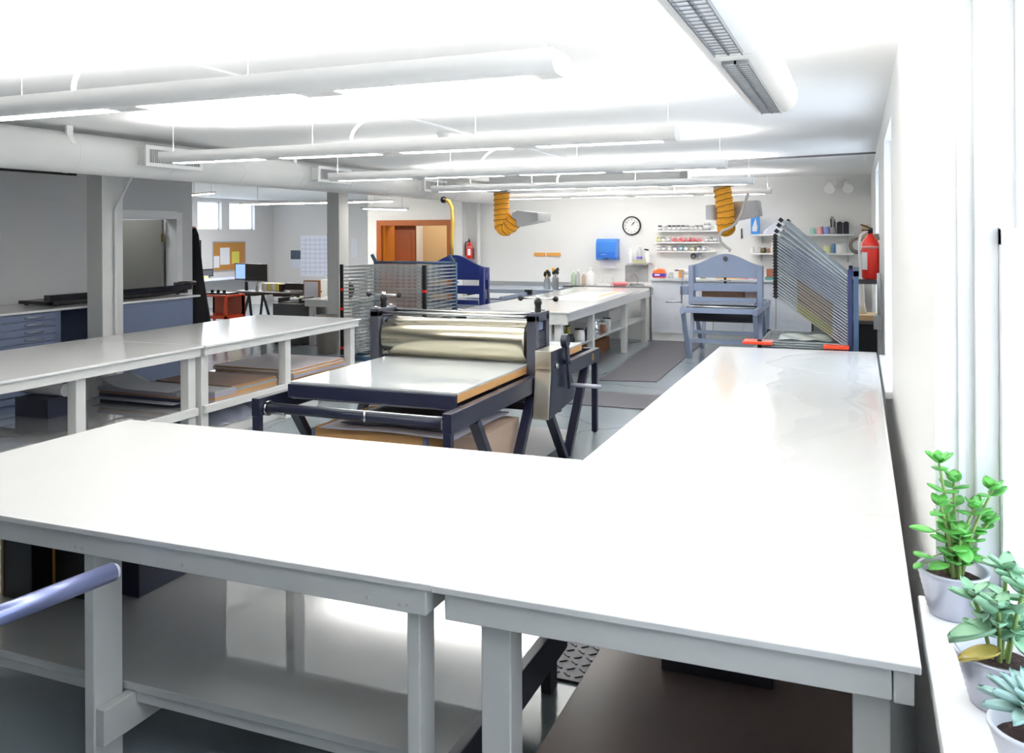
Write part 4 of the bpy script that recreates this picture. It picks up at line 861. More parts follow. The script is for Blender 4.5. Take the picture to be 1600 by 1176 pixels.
tag(MB().lathe((-8.15, 12.48, 0.781), [(0.16, 0), (0.2, 0.05), (0.22, 0.18), (0.16, 0.27), (0.05, 0.30)], n=18).build('duffel_bag', mat('dark_olive_cloth', '#26271d', 0.85)), 'dark olive bag on the small white office table', 'bag')
tc_ = thing('trash_can', 'grey-brown waste bin on the floor beyond the left table', 'bin', (-7.78, 11.50, 0))
MB().lathe((-7.78, 11.50, 0), [(0.15, 0), (0.155, 0.01), (0.175, 0.55), (0.182, 0.58), (0.182, 0.60), (0.168, 0.60), (0.15, 0.02)], n=32).build('bucket', mat('grey_brown_plastic', '#7d7770', 0.5), tc_)
os_ = thing('side_shelf', 'low orange-red stand beside the black apron', 'stand', (-10.2, 11.7, 0))
oc1, oc2 = py(318, 477, 11.9), py(353, 477, 11.9)
MB().box(oc1.x - 0.2, oc2.x, 11.9, 12.4, 0.80, 0.83).box(oc1.x - 0.2, oc2.x, 11.9, 12.4, 0.42, 0.47).build('shelf', mat('orange_red_paint', '#c8401c', 0.4), os_)
for x in (oc1.x - 0.2, oc2.x - 0.04):
    for y in (11.9, 12.36): MB().box(x, x + 0.04, y, y + 0.04, 0, 0.80).build('leg', mat('orange_red_paint', '#c8401c', 0.4), os_)
MB().box(oc1.x - 0.2, oc2.x, 12.36, 12.39, 0.47, 0.80).build('back_panel', mat('dull_orange_panel', '#9a5a44', 0.6), os_)
tag(bx(oc1.x - 0.1, oc2.x - 0.05, 12.0, 12.3, 0.831, 0.86).build('tool_tray', BLACK), 'black tray on the orange-red stand', 'tray')
for i in range(3): x = oc1.x + 0.02 + i * 0.13; tag(MB().cyl((x, 12.1, 0.8605), (x, 12.1, 0.91), 0.028, n=12).build('ink_pot', BLACK), 'small black pot on the orange-red stand, %s from left' % ORD[i], 'pot', 'black pots on the orange-red stand')
tag(bx(-11.0, -10.12, 14.6, 15.2, 0, 0.70).build('low_cabinet', mat('cream_cabinet', '#d3d1be', 0.5), bevel=0.005), 'cream low cabinet behind the trestle desk', 'cabinet')

# ================================================================ FAR WALL
# clock
c = py(987.5, 352.5, YF); ck = thing('wall_clock', 'round white wall clock with a black rim above the paper towel dispenser', 'clock', (c.x, YF - 0.02, c.z))
MB().lathe((c.x, YF - 0.045, c.z), [(0.150, 0.008), (0.150, 0.0), (0.168, 0.0), (0.174, 0.012), (0.174, 0.04)], n=48, axis='y', caps=False).build('rim', BLACK, ck)
MB().cyl((c.x, YF - 0.03, c.z), (c.x, YF - 0.001, c.z), 0.152, n=48).build('dial', WHITEP, ck)
for h in range(1, 13):
    a = PI / 2 - h * PI / 6
    M = Matrix.Translation((c.x + 0.118 * math.cos(a) - ck.location.x, YF - 0.032 - ck.location.y, c.z + 0.118 * math.sin(a) - ck.location.z)) @ Matrix.Rotation(PI / 2, 4, 'X')
    text_mesh(str(h), 0.042, M, 'numeral', BLACK, ck)
for a, L, w in ((math.radians(90 - 33), 0.075, 0.011), (math.radians(90 - 42), 0.11, 0.008)):
    MB().bar((c.x, YF - 0.036, c.z), (c.x + L * math.cos(a), YF - 0.036, c.z + L * math.sin(a)), w, 0.003, (0, 1, 0)).build('hand', BLACK, ck)
# towel dispenser
a = py(934, 373, 15.3); b = py(966.5, 406, 15.3)
td = thing('paper_towel_dispenser', 'blue plastic paper towel dispenser on the far wall', 'dispenser', ((a.x + b.x) / 2, 15.3, b.z))
MB().prism([(15.16, b.z + 0.02), (15.16, b.z + 0.15), (15.17, a.z - 0.06), (15.22, a.z), (YF - 0.001, a.z), (YF - 0.001, b.z), (15.2, b.z)], 'x', a.x, b.x).build('housing', mat('blue_plastic', '#3a72c0', 0.2, var=0.08), td, bevel=0.012)
MB().box(a.x + 0.03, b.x - 0.03, 15.150, 15.159, b.z + 0.05, b.z + 0.15).build('front_panel', mat('deep_blue_plastic', '#2f63b8', 0.25), td, bevel=0.003)
MB().box(a.x + 0.10, a.x + 0.20, 15.146, 15.1505, b.z + 0.10, b.z + 0.106).build('embossed_mark', mat('pale_blue_mark', '#a9c6ee', 0.4), td)
MB().box((a.x + b.x) / 2 - 0.05, (a.x + b.x) / 2 + 0.05, 15.146, 15.16, b.z + 0.015, b.z + 0.035).build('tear_lever', BLACK, td)
MB().box(a.x + 0.04, b.x - 0.06, 15.30, 15.303, b.z - 0.16, b.z).build('paper_towel', PAPER, td)
# wooden rails
for i, (x0, x1) in enumerate(((835, 852), (854.5, 876))):
    a = py(x0, 394.5, YF); b = py(x1, 400, YF)
    tag(bx(a.x, b.x, YF - 0.025, YF - 0.001, b.z, a.z).build('wall_rail', mat('orange_pine', '#d69a4a', 0.5, var=0.12)), 'orange-brown wooden rail on the far wall, %s half' % ('left', 'right')[i], 'rail', 'wooden rails on the far wall')
# extinguishers
def extinguisher(label, x, y, z, s, face, lab_col='#f0eeee'):
    t = thing('fire_extinguisher', label, 'extinguisher', (x, y, z))
    r = 0.075 * s; h = 0.40 * s
    MB().lathe((x, y, z), [(r * 0.85, 0), (r, 0.02 * s), (r, h * 0.80), (r * 0.8, h * 0.90), (r * 0.35, h), (r * 0.3, h + 0.02 * s)], n=32).build('cylinder', RED, t)
    MB().lathe((x, y, z), [(r * 1.012, h * 0.70), (r * 1.012, h * 0.76)], n=32).build('band', mat('pinkish_band', '#d99a94', 0.4), t)
    # label wrapped on the barrel towards the viewer
    vs = []; n = 8
    for zz in (h * 0.22, h * 0.62):
        for i in range(n + 1):
            a = face + (-0.75 + 1.5 * i / n) * 0.7; vs.append((x + r * 1.01 * math.cos(a), y + r * 1.01 * math.sin(a), z + zz))
    MB().add(vs, [(i, i + 1, n + 2 + i, n + 1 + i) for i in range(n)]).build('paper_label', mat('label_white', lab_col, 0.5), t, recalc=False)
    MB().cyl((x, y, z + h + 0.02 * s), (x, y, z + h + 0.06 * s), r * 0.3, n=14).build('valve', BLACK, t)
    fx, fy = math.cos(face), math.sin(face)
    MB().bar((x - fx * 0.02, y - fy * 0.02, z + h + 0.06 * s), (x + fx * 0.10 * s, y + fy * 0.10 * s, z + h + 0.10 * s), 0.02, 0.01).bar((x - fx * 0.02, y - fy * 0.02, z + h + 0.05 * s), (x + fx * 0.09 * s, y + fy * 0.09 * s, z + h + 0.05 * s), 0.02, 0.01).build('lever', BLACK, t)
    MB().tube(sm_path([(x - 0.02, y, z + h + 0.04 * s), (x - r * 1.3, y - 0.02, z + h), (x - r * 1.25, y - 0.02, z + h * 0.5), (x - r * 1.1, y - 0.02, z + h * 0.2)], 2), 0.012 * s, 8).build('discharge_hose', BLACK if s < 1 else WHITEP, t)
    return t
e = px(1363, 438, 0.10)
extinguisher('big red fire extinguisher on the right wall beyond the window table', 0.10, 8.75, 1.43, 1.02, -PI / 2 - 0.9)
# bracket under it
tag(bx(-0.08, 0.185, 8.70, 8.82, 1.385, 1.425).build('wall_bracket', mat('dark_grey_bracket', '#56545a', 0.4)), 'dark grey bracket under the big red extinguisher', 'bracket')
a = py(733.5, 404, 15.28)
extinguisher('small red and white fire extinguisher on the far wall by the wooden doorway', a.x, a.y, a.z, 0.78, -PI / 2 + 0.3)
tag(MB().box(a.x - 0.05, a.x + 0.05, YF - 0.015, YF - 0.001, a.z - 0.02, a.z + 0.2).box(a.x - 0.05, a.x + 0.05, 15.22, YF - 0.015, a.z - 0.02, a.z - 0.001).build('wall_mount_bracket', GALV), 'metal bracket holding the small extinguisher to the far wall', 'bracket')

# steel slab counter on the left of the far wall
sl = thing('ink_slab_counter', 'steel-topped counter on the left of the far wall holding brush cans', 'counter', (-6.0, 14.8, 0))
MB().box(-6.75, -5.02, 14.25, YF - 0.03, 0.775, 0.875).build('slab', mat('pale_blue_steel', '#b9c6d6', 0.25, metal=0.4), sl, bevel=0.004)
MB().box(-6.7, -5.1, 14.4, YF - 0.05, 0, 0.774).build('base', mat('dark_brown_base', '#3c3129', 0.6), sl)
MB().box(-6.75, -5.02, YF - 0.03, YF - 0.002, 0.80, 0.95).build('upstand', GALV, sl)
for i, (xx, yy, hh) in enumerate(((855, 446, 0.17), (868, 445, 0.21))):
    p = py(xx, yy, 14.55)
    t = thing('brush_can', '%s metal can of dark brushes on the steel-topped counter' % ('left shorter', 'right taller')[i], 'can', (p.x, 14.55, 0.876), 'brush cans')
    MB().lathe((p.x, 14.55, 0.876), [(0.055, 0), (0.055, hh), (0.057, hh), (0.048, hh), (0.048, 0.01)], n=24).build('can', mat('pale_tin', '#d3d3d2', 0.3, metal=0.35), t)
    for k in range(6):
        a = k * 1.05 + i; dx, dy = 0.042 * math.cos(a), 0.05 * math.sin(a); z1 = 0.876 + hh + 0.08 + 0.03 * (k % 3)
        MB().cyl((p.x + dx * 0.3, 14.55 + dy * 0.3, 0.89), (p.x + dx, 14.55 + dy, z1), 0.006, n=6).ell((p.x + dx, 14.55 + dy, z1), (0.03, 0.02, 0.035), nu=10, nv=6).build('brush', BLACK if k != 2 else YELLOW, t)
# sink counter between slab and cabinets
sk = thing('sink_counter', 'steel sink counter behind the island table', 'sink', (-4.1, 15.0, 0))
MB().box(-4.95, -3.40, 14.80, YF - 0.03, 0.0, 0.90).build('cabinet', WHITEP, sk); MB().box(-4.97, -3.38, 14.77, YF - 0.02, 0.901, 0.93).build('worktop', CHROME, sk, bevel=0.004)
a = py(977, 414, YF); b = py(1013, 440, YF)
MB().box(a.x, b.x, YF - 0.015, YF - 0.001, b.z, a.z).build('splash_panel', mat('grey_steel_panel', '#b3b5b6', 0.3, metal=0.5), sk)
a = py(996, 440, 15.2)
MB().tube(sm_path([(a.x, 15.2, 0.931), (a.x, 15.2, 1.08), (a.x - 0.04, 15.15, 1.14), (a.x - 0.10, 15.05, 1.10)], 2), 0.012, 8).build('tap', CHROME, sk)
MB().box(a.x - 0.12, a.x + 0.12, 15.12, 15.24, 0.931, 0.96).build('tap_base', CHROME, sk)
def bottle(name, label, x, y, z, r, h, m, capm, cat='bottle', group=None, neck=0.35, capname='cap'):
    if cat == 'jar': neck = 0.8
    t = thing(name, label, cat, (x, y, z), group)
    MB().lathe((x, y, z), [(r * 0.95, 0), (r, 0.01), (r, h * 0.62), (r * 0.85, h * 0.72), (r * neck, h * 0.84), (r * neck, h * 0.9)], n=18).build('body', m, t)
    MB().cyl((x, y, z + h * 0.9), (x, y, z + h), r * neck * 1.15, n=14).build(capname, capm, t)
    return t
CLR = mat('cloudy_glass', '#d3d8d6', 0.1, spec=0.8); CLR.node_tree.nodes['Principled BSDF'].inputs['Alpha'].default_value = 0.6
for lab, xx, yy, r, h, m in (('greenish glass bottle behind the island, left of the clear bottles', 895, 449, 0.045, 0.25, mat('green_glass', '#a3b59c', 0.15)), ('clear bottle behind the island, next to the greenish bottle', 902, 449, 0.035, 0.27, CLR),
        ('brownish clear bottle behind the island, beside the white cylinder', 911, 449, 0.04, 0.22, mat('brown_glass', '#b8a292', 0.2)), ('tall white bottle behind the island table', 922, 450, 0.08, 0.31, WHITEP)):
    p = py(xx, yy, 15.0); bottle('solvent_bottle', lab, p.x, 15.05, 0.931, r, h, m, WHITEP)
p = py(975, 447, 15.0)
tag(MB().lathe((p.x - 0.06, 14.93, 0.931), [(0.10, 0.0015), (0.14, 0.03), (0.15, 0.06), (0.13, 0.06), (0.07, 0.02)], n=28).build('basin', mat('pink_plastic', '#e8848a', 0.35)), 'pink plastic basin by the sink', 'basin')
p = py(950, 445, 15.0); dr = thing('dish_rack', 'white wire rack behind the island under the paper towel', 'rack', (p.x, 15.1, 0.931))
MB().box(p.x - 0.2, p.x + 0.06, 14.95, 15.3, 0.931, 0.955).build('tray', WHITEP, dr)
for k in range(5): MB().tube([(p.x - 0.18 + k * 0.05, 14.97, 0.955), (p.x - 0.18 + k * 0.05, 14.97, 1.07), (p.x - 0.18 + k * 0.05, 15.27, 1.07), (p.x - 0.18 + k * 0.05, 15.27, 0.955)], 0.006, 6).build('wire', WHITEP, dr)
# little corner shelf with spray bottles
a = py(979, 411, 15.25); b = py(1018, 414, 15.25)
ws = thing('wall_shelf', 'small clear shelf with spray bottles right of the towel dispenser', 'shelf', ((a.x + b.x) / 2, 15.3, a.z))
MB().box(a.x, b.x, 15.2, YF - 0.001, a.z - 0.02, a.z).build('board', CLR, ws); MB().box(a.x + 0.1, b.x - 0.1, 15.3, YF - 0.001, a.z - 0.06, a.z - 0.02).build('bracket', CLR, ws)
for lab, xx, r, h, m, cm in (('white spray bottle, left on the small clear shelf', 985, 0.04, 0.27, WHITEP, WHITEP), ('clear bottle with a violet label in the middle of the small clear shelf', 999, 0.05, 0.31, CLR, WHITEP), ('white spray bottle with a black trigger on the small clear shelf', 1012, 0.045, 0.25, WHITEP, BLACK)):
    p = py(xx, 411, 15.28); t = bottle('spray_bottle', lab, p.x, 15.29, a.z + 0.0005, r, h, m, cm, 'bottle', 'spray bottles by the sink', capname='trigger')
    if 'violet' in lab: MB().lathe((p.x, 15.29, a.z), [(r * 1.02, 0.08), (r * 1.02, 0.13)], n=18).build('label', mat('violet_label', '#7d6fc4', 0.5), t)
    else: MB().bar((p.x, 15.29, a.z + h * 0.97), (p.x - 0.06, 15.27, a.z + h), 0.02, 0.025).build('nozzle', cm, t)
p = py(999, 411, 15.24); tag(bx(p.x - 0.1, p.x + 0.1, 15.21, 15.235, a.z + 0.001, a.z + 0.05).build('sponge', mat('olive_sponge', '#b3b08a', 0.9)), 'olive sponge at the front of the small clear shelf', 'sponge')

# base cabinets and worktop on the right
for i, (x0, x1, lab) in enumerate(((-3.36, -2.30, 'white base cabinet between the sink and the grey press'), (-2.295, -1.28, 'white base cabinet hidden behind the grey press'), (-1.275, -0.72, 'white base cabinet right of the grey press'))):
    t = thing('base_cabinet', lab, 'cabinet', ((x0 + x1) / 2, 15.1, 0))
    MB().box(x0, x1, 14.82, YF - 0.02, 0.12, 1.035).build('carcass', WHITEP, t); MB().box(x0, x1, 14.84, YF - 0.02, 0, 0.12).build('plinth', WHITEP, t)
    n = 1 if x1 - x0 < 0.7 else 2; w = (x1 - x0) / n
    for k in range(n):
        dd_ = MB().box(x0 + k * w + 0.005, x0 + (k + 1) * w - 0.005, 14.80, 14.82, 0.14, 1.02).build('door', mat('cool_white_laminate', '#dde1ea', 0.3), t, bevel=0.003)
        MB().box(x0 + k * w + 0.02, x0 + k * w + 0.035, 14.782, 14.80, 0.80, 0.92).build('handle', CHROME, dd_)
tag(bx(-3.37, -0.05, 14.77, YF - 0.01, 1.037, 1.075).build('worktop', mat('grey_white_worktop', '#c9ced4', 0.3), bevel=0.004), 'grey-white worktop over the base cabinets on the right of the far wall', 'countertop')
g = thing('storage_box', 'dark grey-green cabinet under the worktop behind the slanted rack', 'cabinet', (-0.4, 15, 0))
MB().box(-0.70, -0.08, 14.82, YF - 0.03, 0, 1.03).build('carcass', mat('grey_green_cabinet', '#6d736f', 0.5), g, bevel=0.006); MB().box(-0.67, -0.11, 14.805, 14.82, 0.05, 0.98).build('door', mat('grey_green_cabinet', '#6d736f', 0.5), g)
# orange jug
a = py(1021, 434, 15.0); b = py(1040, 420, 15.0)
j = thing('detergent_jug', 'orange jug with a purple label on the worktop by the sink', 'jug', ((a.x + b.x) / 2, 15.0, 1.075))
MB().prism([(a.x, 1.0765), (b.x, 1.0765), (b.x, 1.20), (b.x - 0.04, 1.235), (a.x + 0.09, 1.24), (a.x + 0.06, 1.22), (a.x, 1.20)], 'y', 14.92, 15.08).build('body', mat('orange_plastic', '#f2662a', 0.3), j, bevel=0.015)
MB().box(a.x - 0.002, b.x + 0.002, 14.917, 15.083, 1.10, 1.16).build('label', mat('purple_label', '#42188a', 0.4), j); MB().box(a.x + 0.04, a.x + 0.13, 14.915, 14.9165, 1.12, 1.145).build('label_print', PAPER, j)
MB().cyl((a.x + 0.035, 15.0, 1.215), (a.x + 0.035, 15.0, 1.255), 0.025).build('cap', WHITEP, j)
for lab, xx, r, h, m in (('small clear jar right of the orange jug', 1048, 0.045, 0.11, CLR), ('wood-handled tool stand left of the grey press', 1064, 0.05, 0.16, mat('light_wood', '#c98f4c', 0.5)), ('small olive jar seen through the grey press', 1098, 0.05, 0.09, mat('olive_jar', '#8f8c4a', 0.4)), ('pink bottle on the worktop seen through the grey press', 1165, 0.05, 0.15, mat('pink_bottle', '#ee8ca6', 0.35)), ('pink and white bottle at the right post of the grey press', 1181, 0.05, 0.13, mat('pale_pink_bottle', '#eeb4c4', 0.35))):
    p = py(xx, 433, 15.05); bottle('jar', lab, p.x, 15.08, 1.0755, r, h, m, WHITEP, 'jar')
pr_ = thing('paper_roll', 'white paper roll on a holder beside the grey press', 'roll', py(1073, 424, 15.2))
p = py(1065, 424, 15.2); q = py(1083, 424, 15.2)
MB().cyl((p.x, 15.2, p.z), (q.x, 15.2, p.z), 0.055, n=20).build('roll', PAPER, pr_); MB().tube([(p.x - 0.12, 15.2, p.z + 0.02), (p.x, 15.2, p.z + 0.02), (p.x + 0.02, 15.2, 1.076)], 0.012, 8).build('holder', GREYD, pr_)
tag(bx(-2.30, -1.75, 15.1, 15.16, 1.0755, 1.11).build('wood_batten', mat('amber_batten', '#d6a04c', 0.5)), 'amber wooden batten on the worktop behind the grey press', 'batten')
# narrow ink shelves
LIDW = mat('jar_lid_white', '#ececec', 0.35); LBL = mat('jar_label', '#e6e6e6', 0.6)
jr = None
def jar(x, y, z, lidm, labm, label, group, s=1.0):
    t = thing('ink_jar', label, 'jar', (x, y, z), group)
    MB().lathe((x, y, z), [(0.034 * s, 0), (0.036 * s, 0.004), (0.036 * s, 0.062 * s), (0.032 * s, 0.07 * s)], n=16).build('glass', mat('jar_grey', '#a3a4a8', 0.25), t)
    MB().lathe((x, y, z), [(0.0365 * s, 0.012), (0.0365 * s, 0.055 * s)], n=16).build('paper_label', labm, t)
    MB().cyl((x, y, z + 0.07 * s), (x, y, z + 0.09 * s), 0.035 * s, n=16).build('lid', lidm, t)
rows = [('top', 360, 1025, 1124, [(1031, 'B'), (1038, 'W'), (1046, 'B'), (1053, 'B'), (1060, 'B'), (1067, 'B'), (1074, 'G'), (1081, 'W'), (1088, 'G'), (1095, 'G'), (1105, 'T')]),
        ('middle', 378, 1025, 1128, [(1029, 'Y'), (1036, 'G'), (1044, 'W'), (1053, 'R'), (1061, 'R'), (1068, 'R'), (1076, 'R'), (1083, 'R'), (1092, 'R'), (1104, 'W'), (1111, 'G'), (1118, 'G')]),
        ('bottom', 392, 1025, 1118, [(1029, 'W'), (1037, 'G'), (1046, 'W'), (1054, 'G'), (1064, 'U'), (1072, 'G'), (1082, 'O'), (1092, 'D'), (1100, 'W')])]
LM = {'B': BLACK, 'W': LIDW, 'G': mat('lid_grey', '#8d8d90', 0.4), 'Y': mat('lid_lime', '#d3d86a', 0.4), 'R': mat('lid_pink_white', '#eec4c0', 0.4), 'U': mat('lid_blue', '#4b7f9a', 0.4), 'O': mat('lid_olive', '#a2a45e', 0.4), 'D': mat('lid_dark', '#55555c', 0.4), 'T': LIDW}
LB = {'R': mat('label_red', '#d8626a', 0.5), 'Y': mat('label_lime', '#dfe39a', 0.5), 'U': mat('label_blue', '#a3c2d0', 0.5), 'O': mat('label_olive', '#c9caa0', 0.5)}
LN = {'B': 'black-lidded', 'W': 'white-lidded', 'G': 'grey-lidded', 'Y': 'lime', 'R': 'red-labelled', 'U': 'blue-lidded', 'O': 'olive-lidded', 'D': 'dark-lidded', 'T': 'larger white-lidded'}
for nm, yy, x0, x1, js in rows:
    a = py(x0, yy, 15.3); b = py(x1, yy, 15.3)
    tag(bx(a.x, b.x, 15.27, YF - 0.001, a.z - 0.025, a.z).build('ink_shelf', WHITEP, bevel=0.003), 'narrow white shelf of ink jars on the far wall, %s of the three' % nm, 'shelf', 'narrow ink jar shelves')
    for i, (jx, k) in enumerate(js):
        p = py(jx, yy, 15.32)
        jar(p.x, 15.33, a.z + 0.0005, LM[k], LB.get(k, LBL), 'small %s ink jar on the %s narrow shelf, %s from left' % (LN[k], nm, ORD[i]), 'ink jars on the %s shelf' % nm, 1.55 if k == 'T' else 1.0)
for i, xx in enumerate((1084, 1094)):
    p = py(xx, 400, YF); t = thing('hanging_tape_roll', '%s tape roll hanging under the bottom ink shelf' % ('left dark', 'right pale')[i], 'tape', (p.x, YF - 0.03, p.z), 'tape rolls under the ink shelf')
    MB().lathe((p.x, YF - 0.05, p.z), [(0.028, 0), (0.05, 0), (0.05, 0.03), (0.028, 0.03), (0.028, 0)], n=24, axis='y', caps=False).build('tape', GREYD if i == 0 else GALV, t); MB().cyl((p.x, YF - 0.06, p.z + 0.026), (p.x, YF, p.z + 0.026), 0.006, n=8).build('hook', CHROME, t)
tag(bx(py(1159, 360, YF).x - 0.012, py(1159, 360, YF).x + 0.012, YF - 0.03, YF - 0.001, py(1159, 372, YF).z, py(1159, 357, YF).z).build('wall_scraper', GREYD), 'dark scraper hanging on the wall left of the blue flame box', 'scraper')
# shelves on the right of the far wall
for nm, yy, x0, x1 in (('upper', 366, 1174, 1333), ('lower', 395, 1172, 1333)):
    a = py(x0, yy, 15.15); b = py(x1, yy, 15.15)
    t = thing('wall_shelf', '%s long white shelf on the right of the far wall' % nm, 'shelf', ((a.x + b.x) / 2, 15.3, a.z), 'long shelves on the far wall')
    MB().box(a.x, b.x, 15.12, YF - 0.001, a.z - 0.03, a.z).build('board', WHITEP, t, bevel=0.003)
    for f_ in (0.1, 0.55, 0.95): x = a.x + (b.x - a.x) * f_; MB().prism([(15.2, a.z - 0.03), (YF - 0.001, a.z - 0.03), (YF - 0.001, a.z - 0.16)], 'x', x - 0.01, x + 0.01).build('bracket', GALV, t)
    if nm == 'upper': ZU = a.z
    else: ZL_ = a.z
fb = thing('fuel_can', 'blue box with a white flame on the upper right shelf', 'box', py(1180, 366, 15.25))
p = py(1180, 366, 15.22)
MB().box(p.x - 0.065, p.x + 0.065, 15.16, 15.3, ZU + 0.0005, ZU + 0.32).build('carton', mat('sky_blue_carton', '#3a86d0', 0.35), fb); MB().cyl((p.x + 0.03, 15.23, ZU + 0.32), (p.x + 0.03, 15.23, ZU + 0.37), 0.02).build('spout', GALV, fb)
fl = [(p.x - 0.04, ZU + 0.05), (p.x + 0.035, ZU + 0.05), (p.x + 0.045, ZU + 0.12), (p.x + 0.03, ZU + 0.20), (p.x + 0.012, ZU + 0.28), (p.x - 0.012, ZU + 0.20), (p.x - 0.045, ZU + 0.11)]
MB().prism(fl, 'y', 15.156, 15.1598).build('flame_emblem', PAPER, fb)
p = py(1216, 366, 15.25); tag(MB().prism([(p.x - 0.24, ZU + 0.0005), (p.x + 0.28, ZU + 0.0005), (p.x + 0.28, ZU + 0.06), (p.x + 0.12, ZU + 0.20), (p.x - 0.05, ZU + 0.20), (p.x - 0.24, ZU + 0.04)], 'y', 15.15, 15.37).build('paper_tray', mat('cool_white_plastic', '#e3e7f4', 0.35), bevel=0.006), 'white slope-sided box on the upper right shelf beside the blue flame box', 'box')
p = py(1314, 366, 15.2)
for i, xx in enumerate((1312, 1322)):
    p = py(xx, 366, 15.2); t = thing('ink_tin', '%s tall black tin at the right end of the upper shelf' % ('left', 'right')[i], 'tin', (p.x, 15.22, ZU), 'black tins on the upper shelf'); MB().box(p.x - 0.045, p.x + 0.045, 15.15, 15.3, ZU + 0.0005, ZU + 0.19).build('tin', mat('black_tin', '#1e1e2a', 0.3), t, bevel=0.006); MB().cyl((p.x, 15.22, ZU + 0.19), (p.x, 15.22, ZU + 0.205), 0.03).build('lid', BLACK, t)
p = py(1301.5, 366, 15.2); t = thing('brush_jar', 'glass jar full of dark brushes beside the black tins', 'jar', (p.x, 15.22, ZU))
MB().cyl((p.x, 15.22, ZU + 0.0005), (p.x, 15.22, ZU + 0.11), 0.05, n=18).build('glass', mat('jar_grey', '#a3a4a8', 0.25), t)
for k in range(8): a = k * 0.8; MB().cyl((p.x + 0.03 * math.cos(a), 15.22 + 0.03 * math.sin(a), ZU + 0.1), (p.x + 0.035 * math.cos(a), 15.22 + 0.05 * math.sin(a), ZU + 0.21 + 0.04 * (k % 3)), 0.007, n=6).build('brush', BLACK, t)
for lab, xx, r, h, m in (('red and white jar on the upper shelf left of the brush jar', 1281, 0.05, 0.13, mat('red_white_jar', '#e0a0a4', 0.4)), ('blue-labelled jar on the upper shelf between the red jar and the brushes', 1291, 0.055, 0.13, mat('blue_jar', '#8d97d4', 0.4)), ('teal jar on the upper shelf beside the slanted rack', 1270, 0.045, 0.11, mat('teal_jar', '#9fd8cc', 0.4))):
    p = py(xx, 366, 15.2); bottle('jar', lab, p.x, 15.22, ZU + 0.0005, r, h, m, WHITEP, 'jar')
for lab, xx, r, h, m in (('white bottle, first from left on the lower right shelf', 1176, 0.035, 0.10, WHITEP), ('white bottle, second from left on the lower right shelf', 1185, 0.035, 0.10, PAPER), ('black and yellow jar on the lower right shelf', 1193, 0.05, 0.10, mat('black_yellow_jar', '#5a5420', 0.4)), ('pinkish jar on the lower right shelf', 1199.5, 0.026, 0.08, mat('pinkish_jar', '#d09a96', 0.4)),
        ('tall white bottle on the lower right shelf', 1206, 0.026, 0.20, WHITEP), ('amber jar on the lower right shelf left of the slanted rack', 1211.5, 0.045, 0.14, mat('amber_jar', '#dcb85c', 0.35)), ('yellowish tin on the lower shelf right of the slanted rack', 1292, 0.06, 0.13, mat('lemon_tin', '#e3e3a8', 0.4)), ('blue bottle on the lower shelf right of the slanted rack', 1302, 0.034, 0.18, mat('steel_blue_bottle', '#5f86a8', 0.35)), ('white tub at the right end of the lower shelf', 1314, 0.08, 0.16, WHITEP)):
    p = py(xx, 395, 15.2); bottle('jar', lab, p.x, 15.30 if xx in (1206, 1185, 1199.5) else 15.2, ZL_ + 0.0005, r, h, m, LIDW, 'jar')
p = py(1212, 433, 15.1)
tag(bx(p.x - 0.16, p.x + 0.05, 14.95, 15.2, 1.0755, 1.12).build('parts_box', mat('teal_box', '#4a8a86', 0.5)), 'teal box on the worktop left of the slanted rack', 'box')
tag(bx(p.x - 0.14, p.x + 0.02, 15.0, 15.15, 1.1205, 1.25).build('parts_box', mat('brick_red_box', '#9a5a44', 0.6, var=0.3, scale=20)), 'brick red box stacked on the teal box', 'box')
# things on the right wall beyond the table
bn = thing('bin', 'black bin behind the slanted rack against the right wall', 'bin', (0.04, 9.5, 0))
MB().box(-0.06, 0.18, 9.0, 9.5, 0, 0.98).build('bucket', mat('black_bin', '#17191a', 0.5), bn, bevel=0.01); MB().box(-0.08, 0.185, 8.98, 9.52, 0.98, 1.01).build('lid', GREYD, bn, bevel=0.004)
tag(bx(-0.05, 0.17, 9.05, 9.4, 1.0105, 1.06).build('wood_block', mat('pale_pine', '#d9b98a', 0.5)), 'pale wooden block on the black bin', 'block')
tag(MB().lathe((0.02, 9.25, 1.0605), [(0.05, 0), (0.03, 0.1), (0.025, 0.3), (0.03, 0.32)], n=16).build('bottle', WHITEP), 'white slim bottle on the pale wooden block', 'bottle')
rg = thing('hose_ring', 'dark grey ring hanging left of the big red extinguisher', 'ring', (0.0, 9.6, 1.7))
p = py(1341, 383, 9.3)
MB().lathe((p.x, 9.27, p.z), [(0.052, 0), (0.09, 0), (0.09, 0.06), (0.052, 0.06), (0.052, 0)], n=32, axis='y', caps=False).build('ring', mat('taupe_rubber', '#7d776e', 0.5), rg)
MB().bar((p.x + 0.08, 9.3, p.z + 0.06), (0.188, 9.3, p.z + 0.085), 0.05, 0.07).build('arm', mat('taupe_rubber', '#7d776e', 0.5), rg, bevel=0.008)
a = py(1347, 351, YF); b = py(1357, 371, YF)
tag(bx(a.x, b.x, YF - 0.06, YF - 0.001, b.z, a.z).build('wall_mounted_batten', mat('pale_pine', '#d9b98a', 0.5)), 'pale wooden piece on the far wall just left of the big red extinguisher', 'batten')
tag(MB().tube([(0.165, 8.45, 1.5), (0.165, 8.42, 1.25), (0.165, 8.42, 1.12)], 0.016, 8).tube([(0.165, 8.42, 1.0), (0.165, 8.4, 0.8), (0.165, 8.4, 0.0)], 0.016, 8).box(0.12, 0.189, 8.36, 8.48, 1.0, 1.12).build('outlet_box', TRIM), 'white outlet box with conduit low on the right wall', 'outlet')

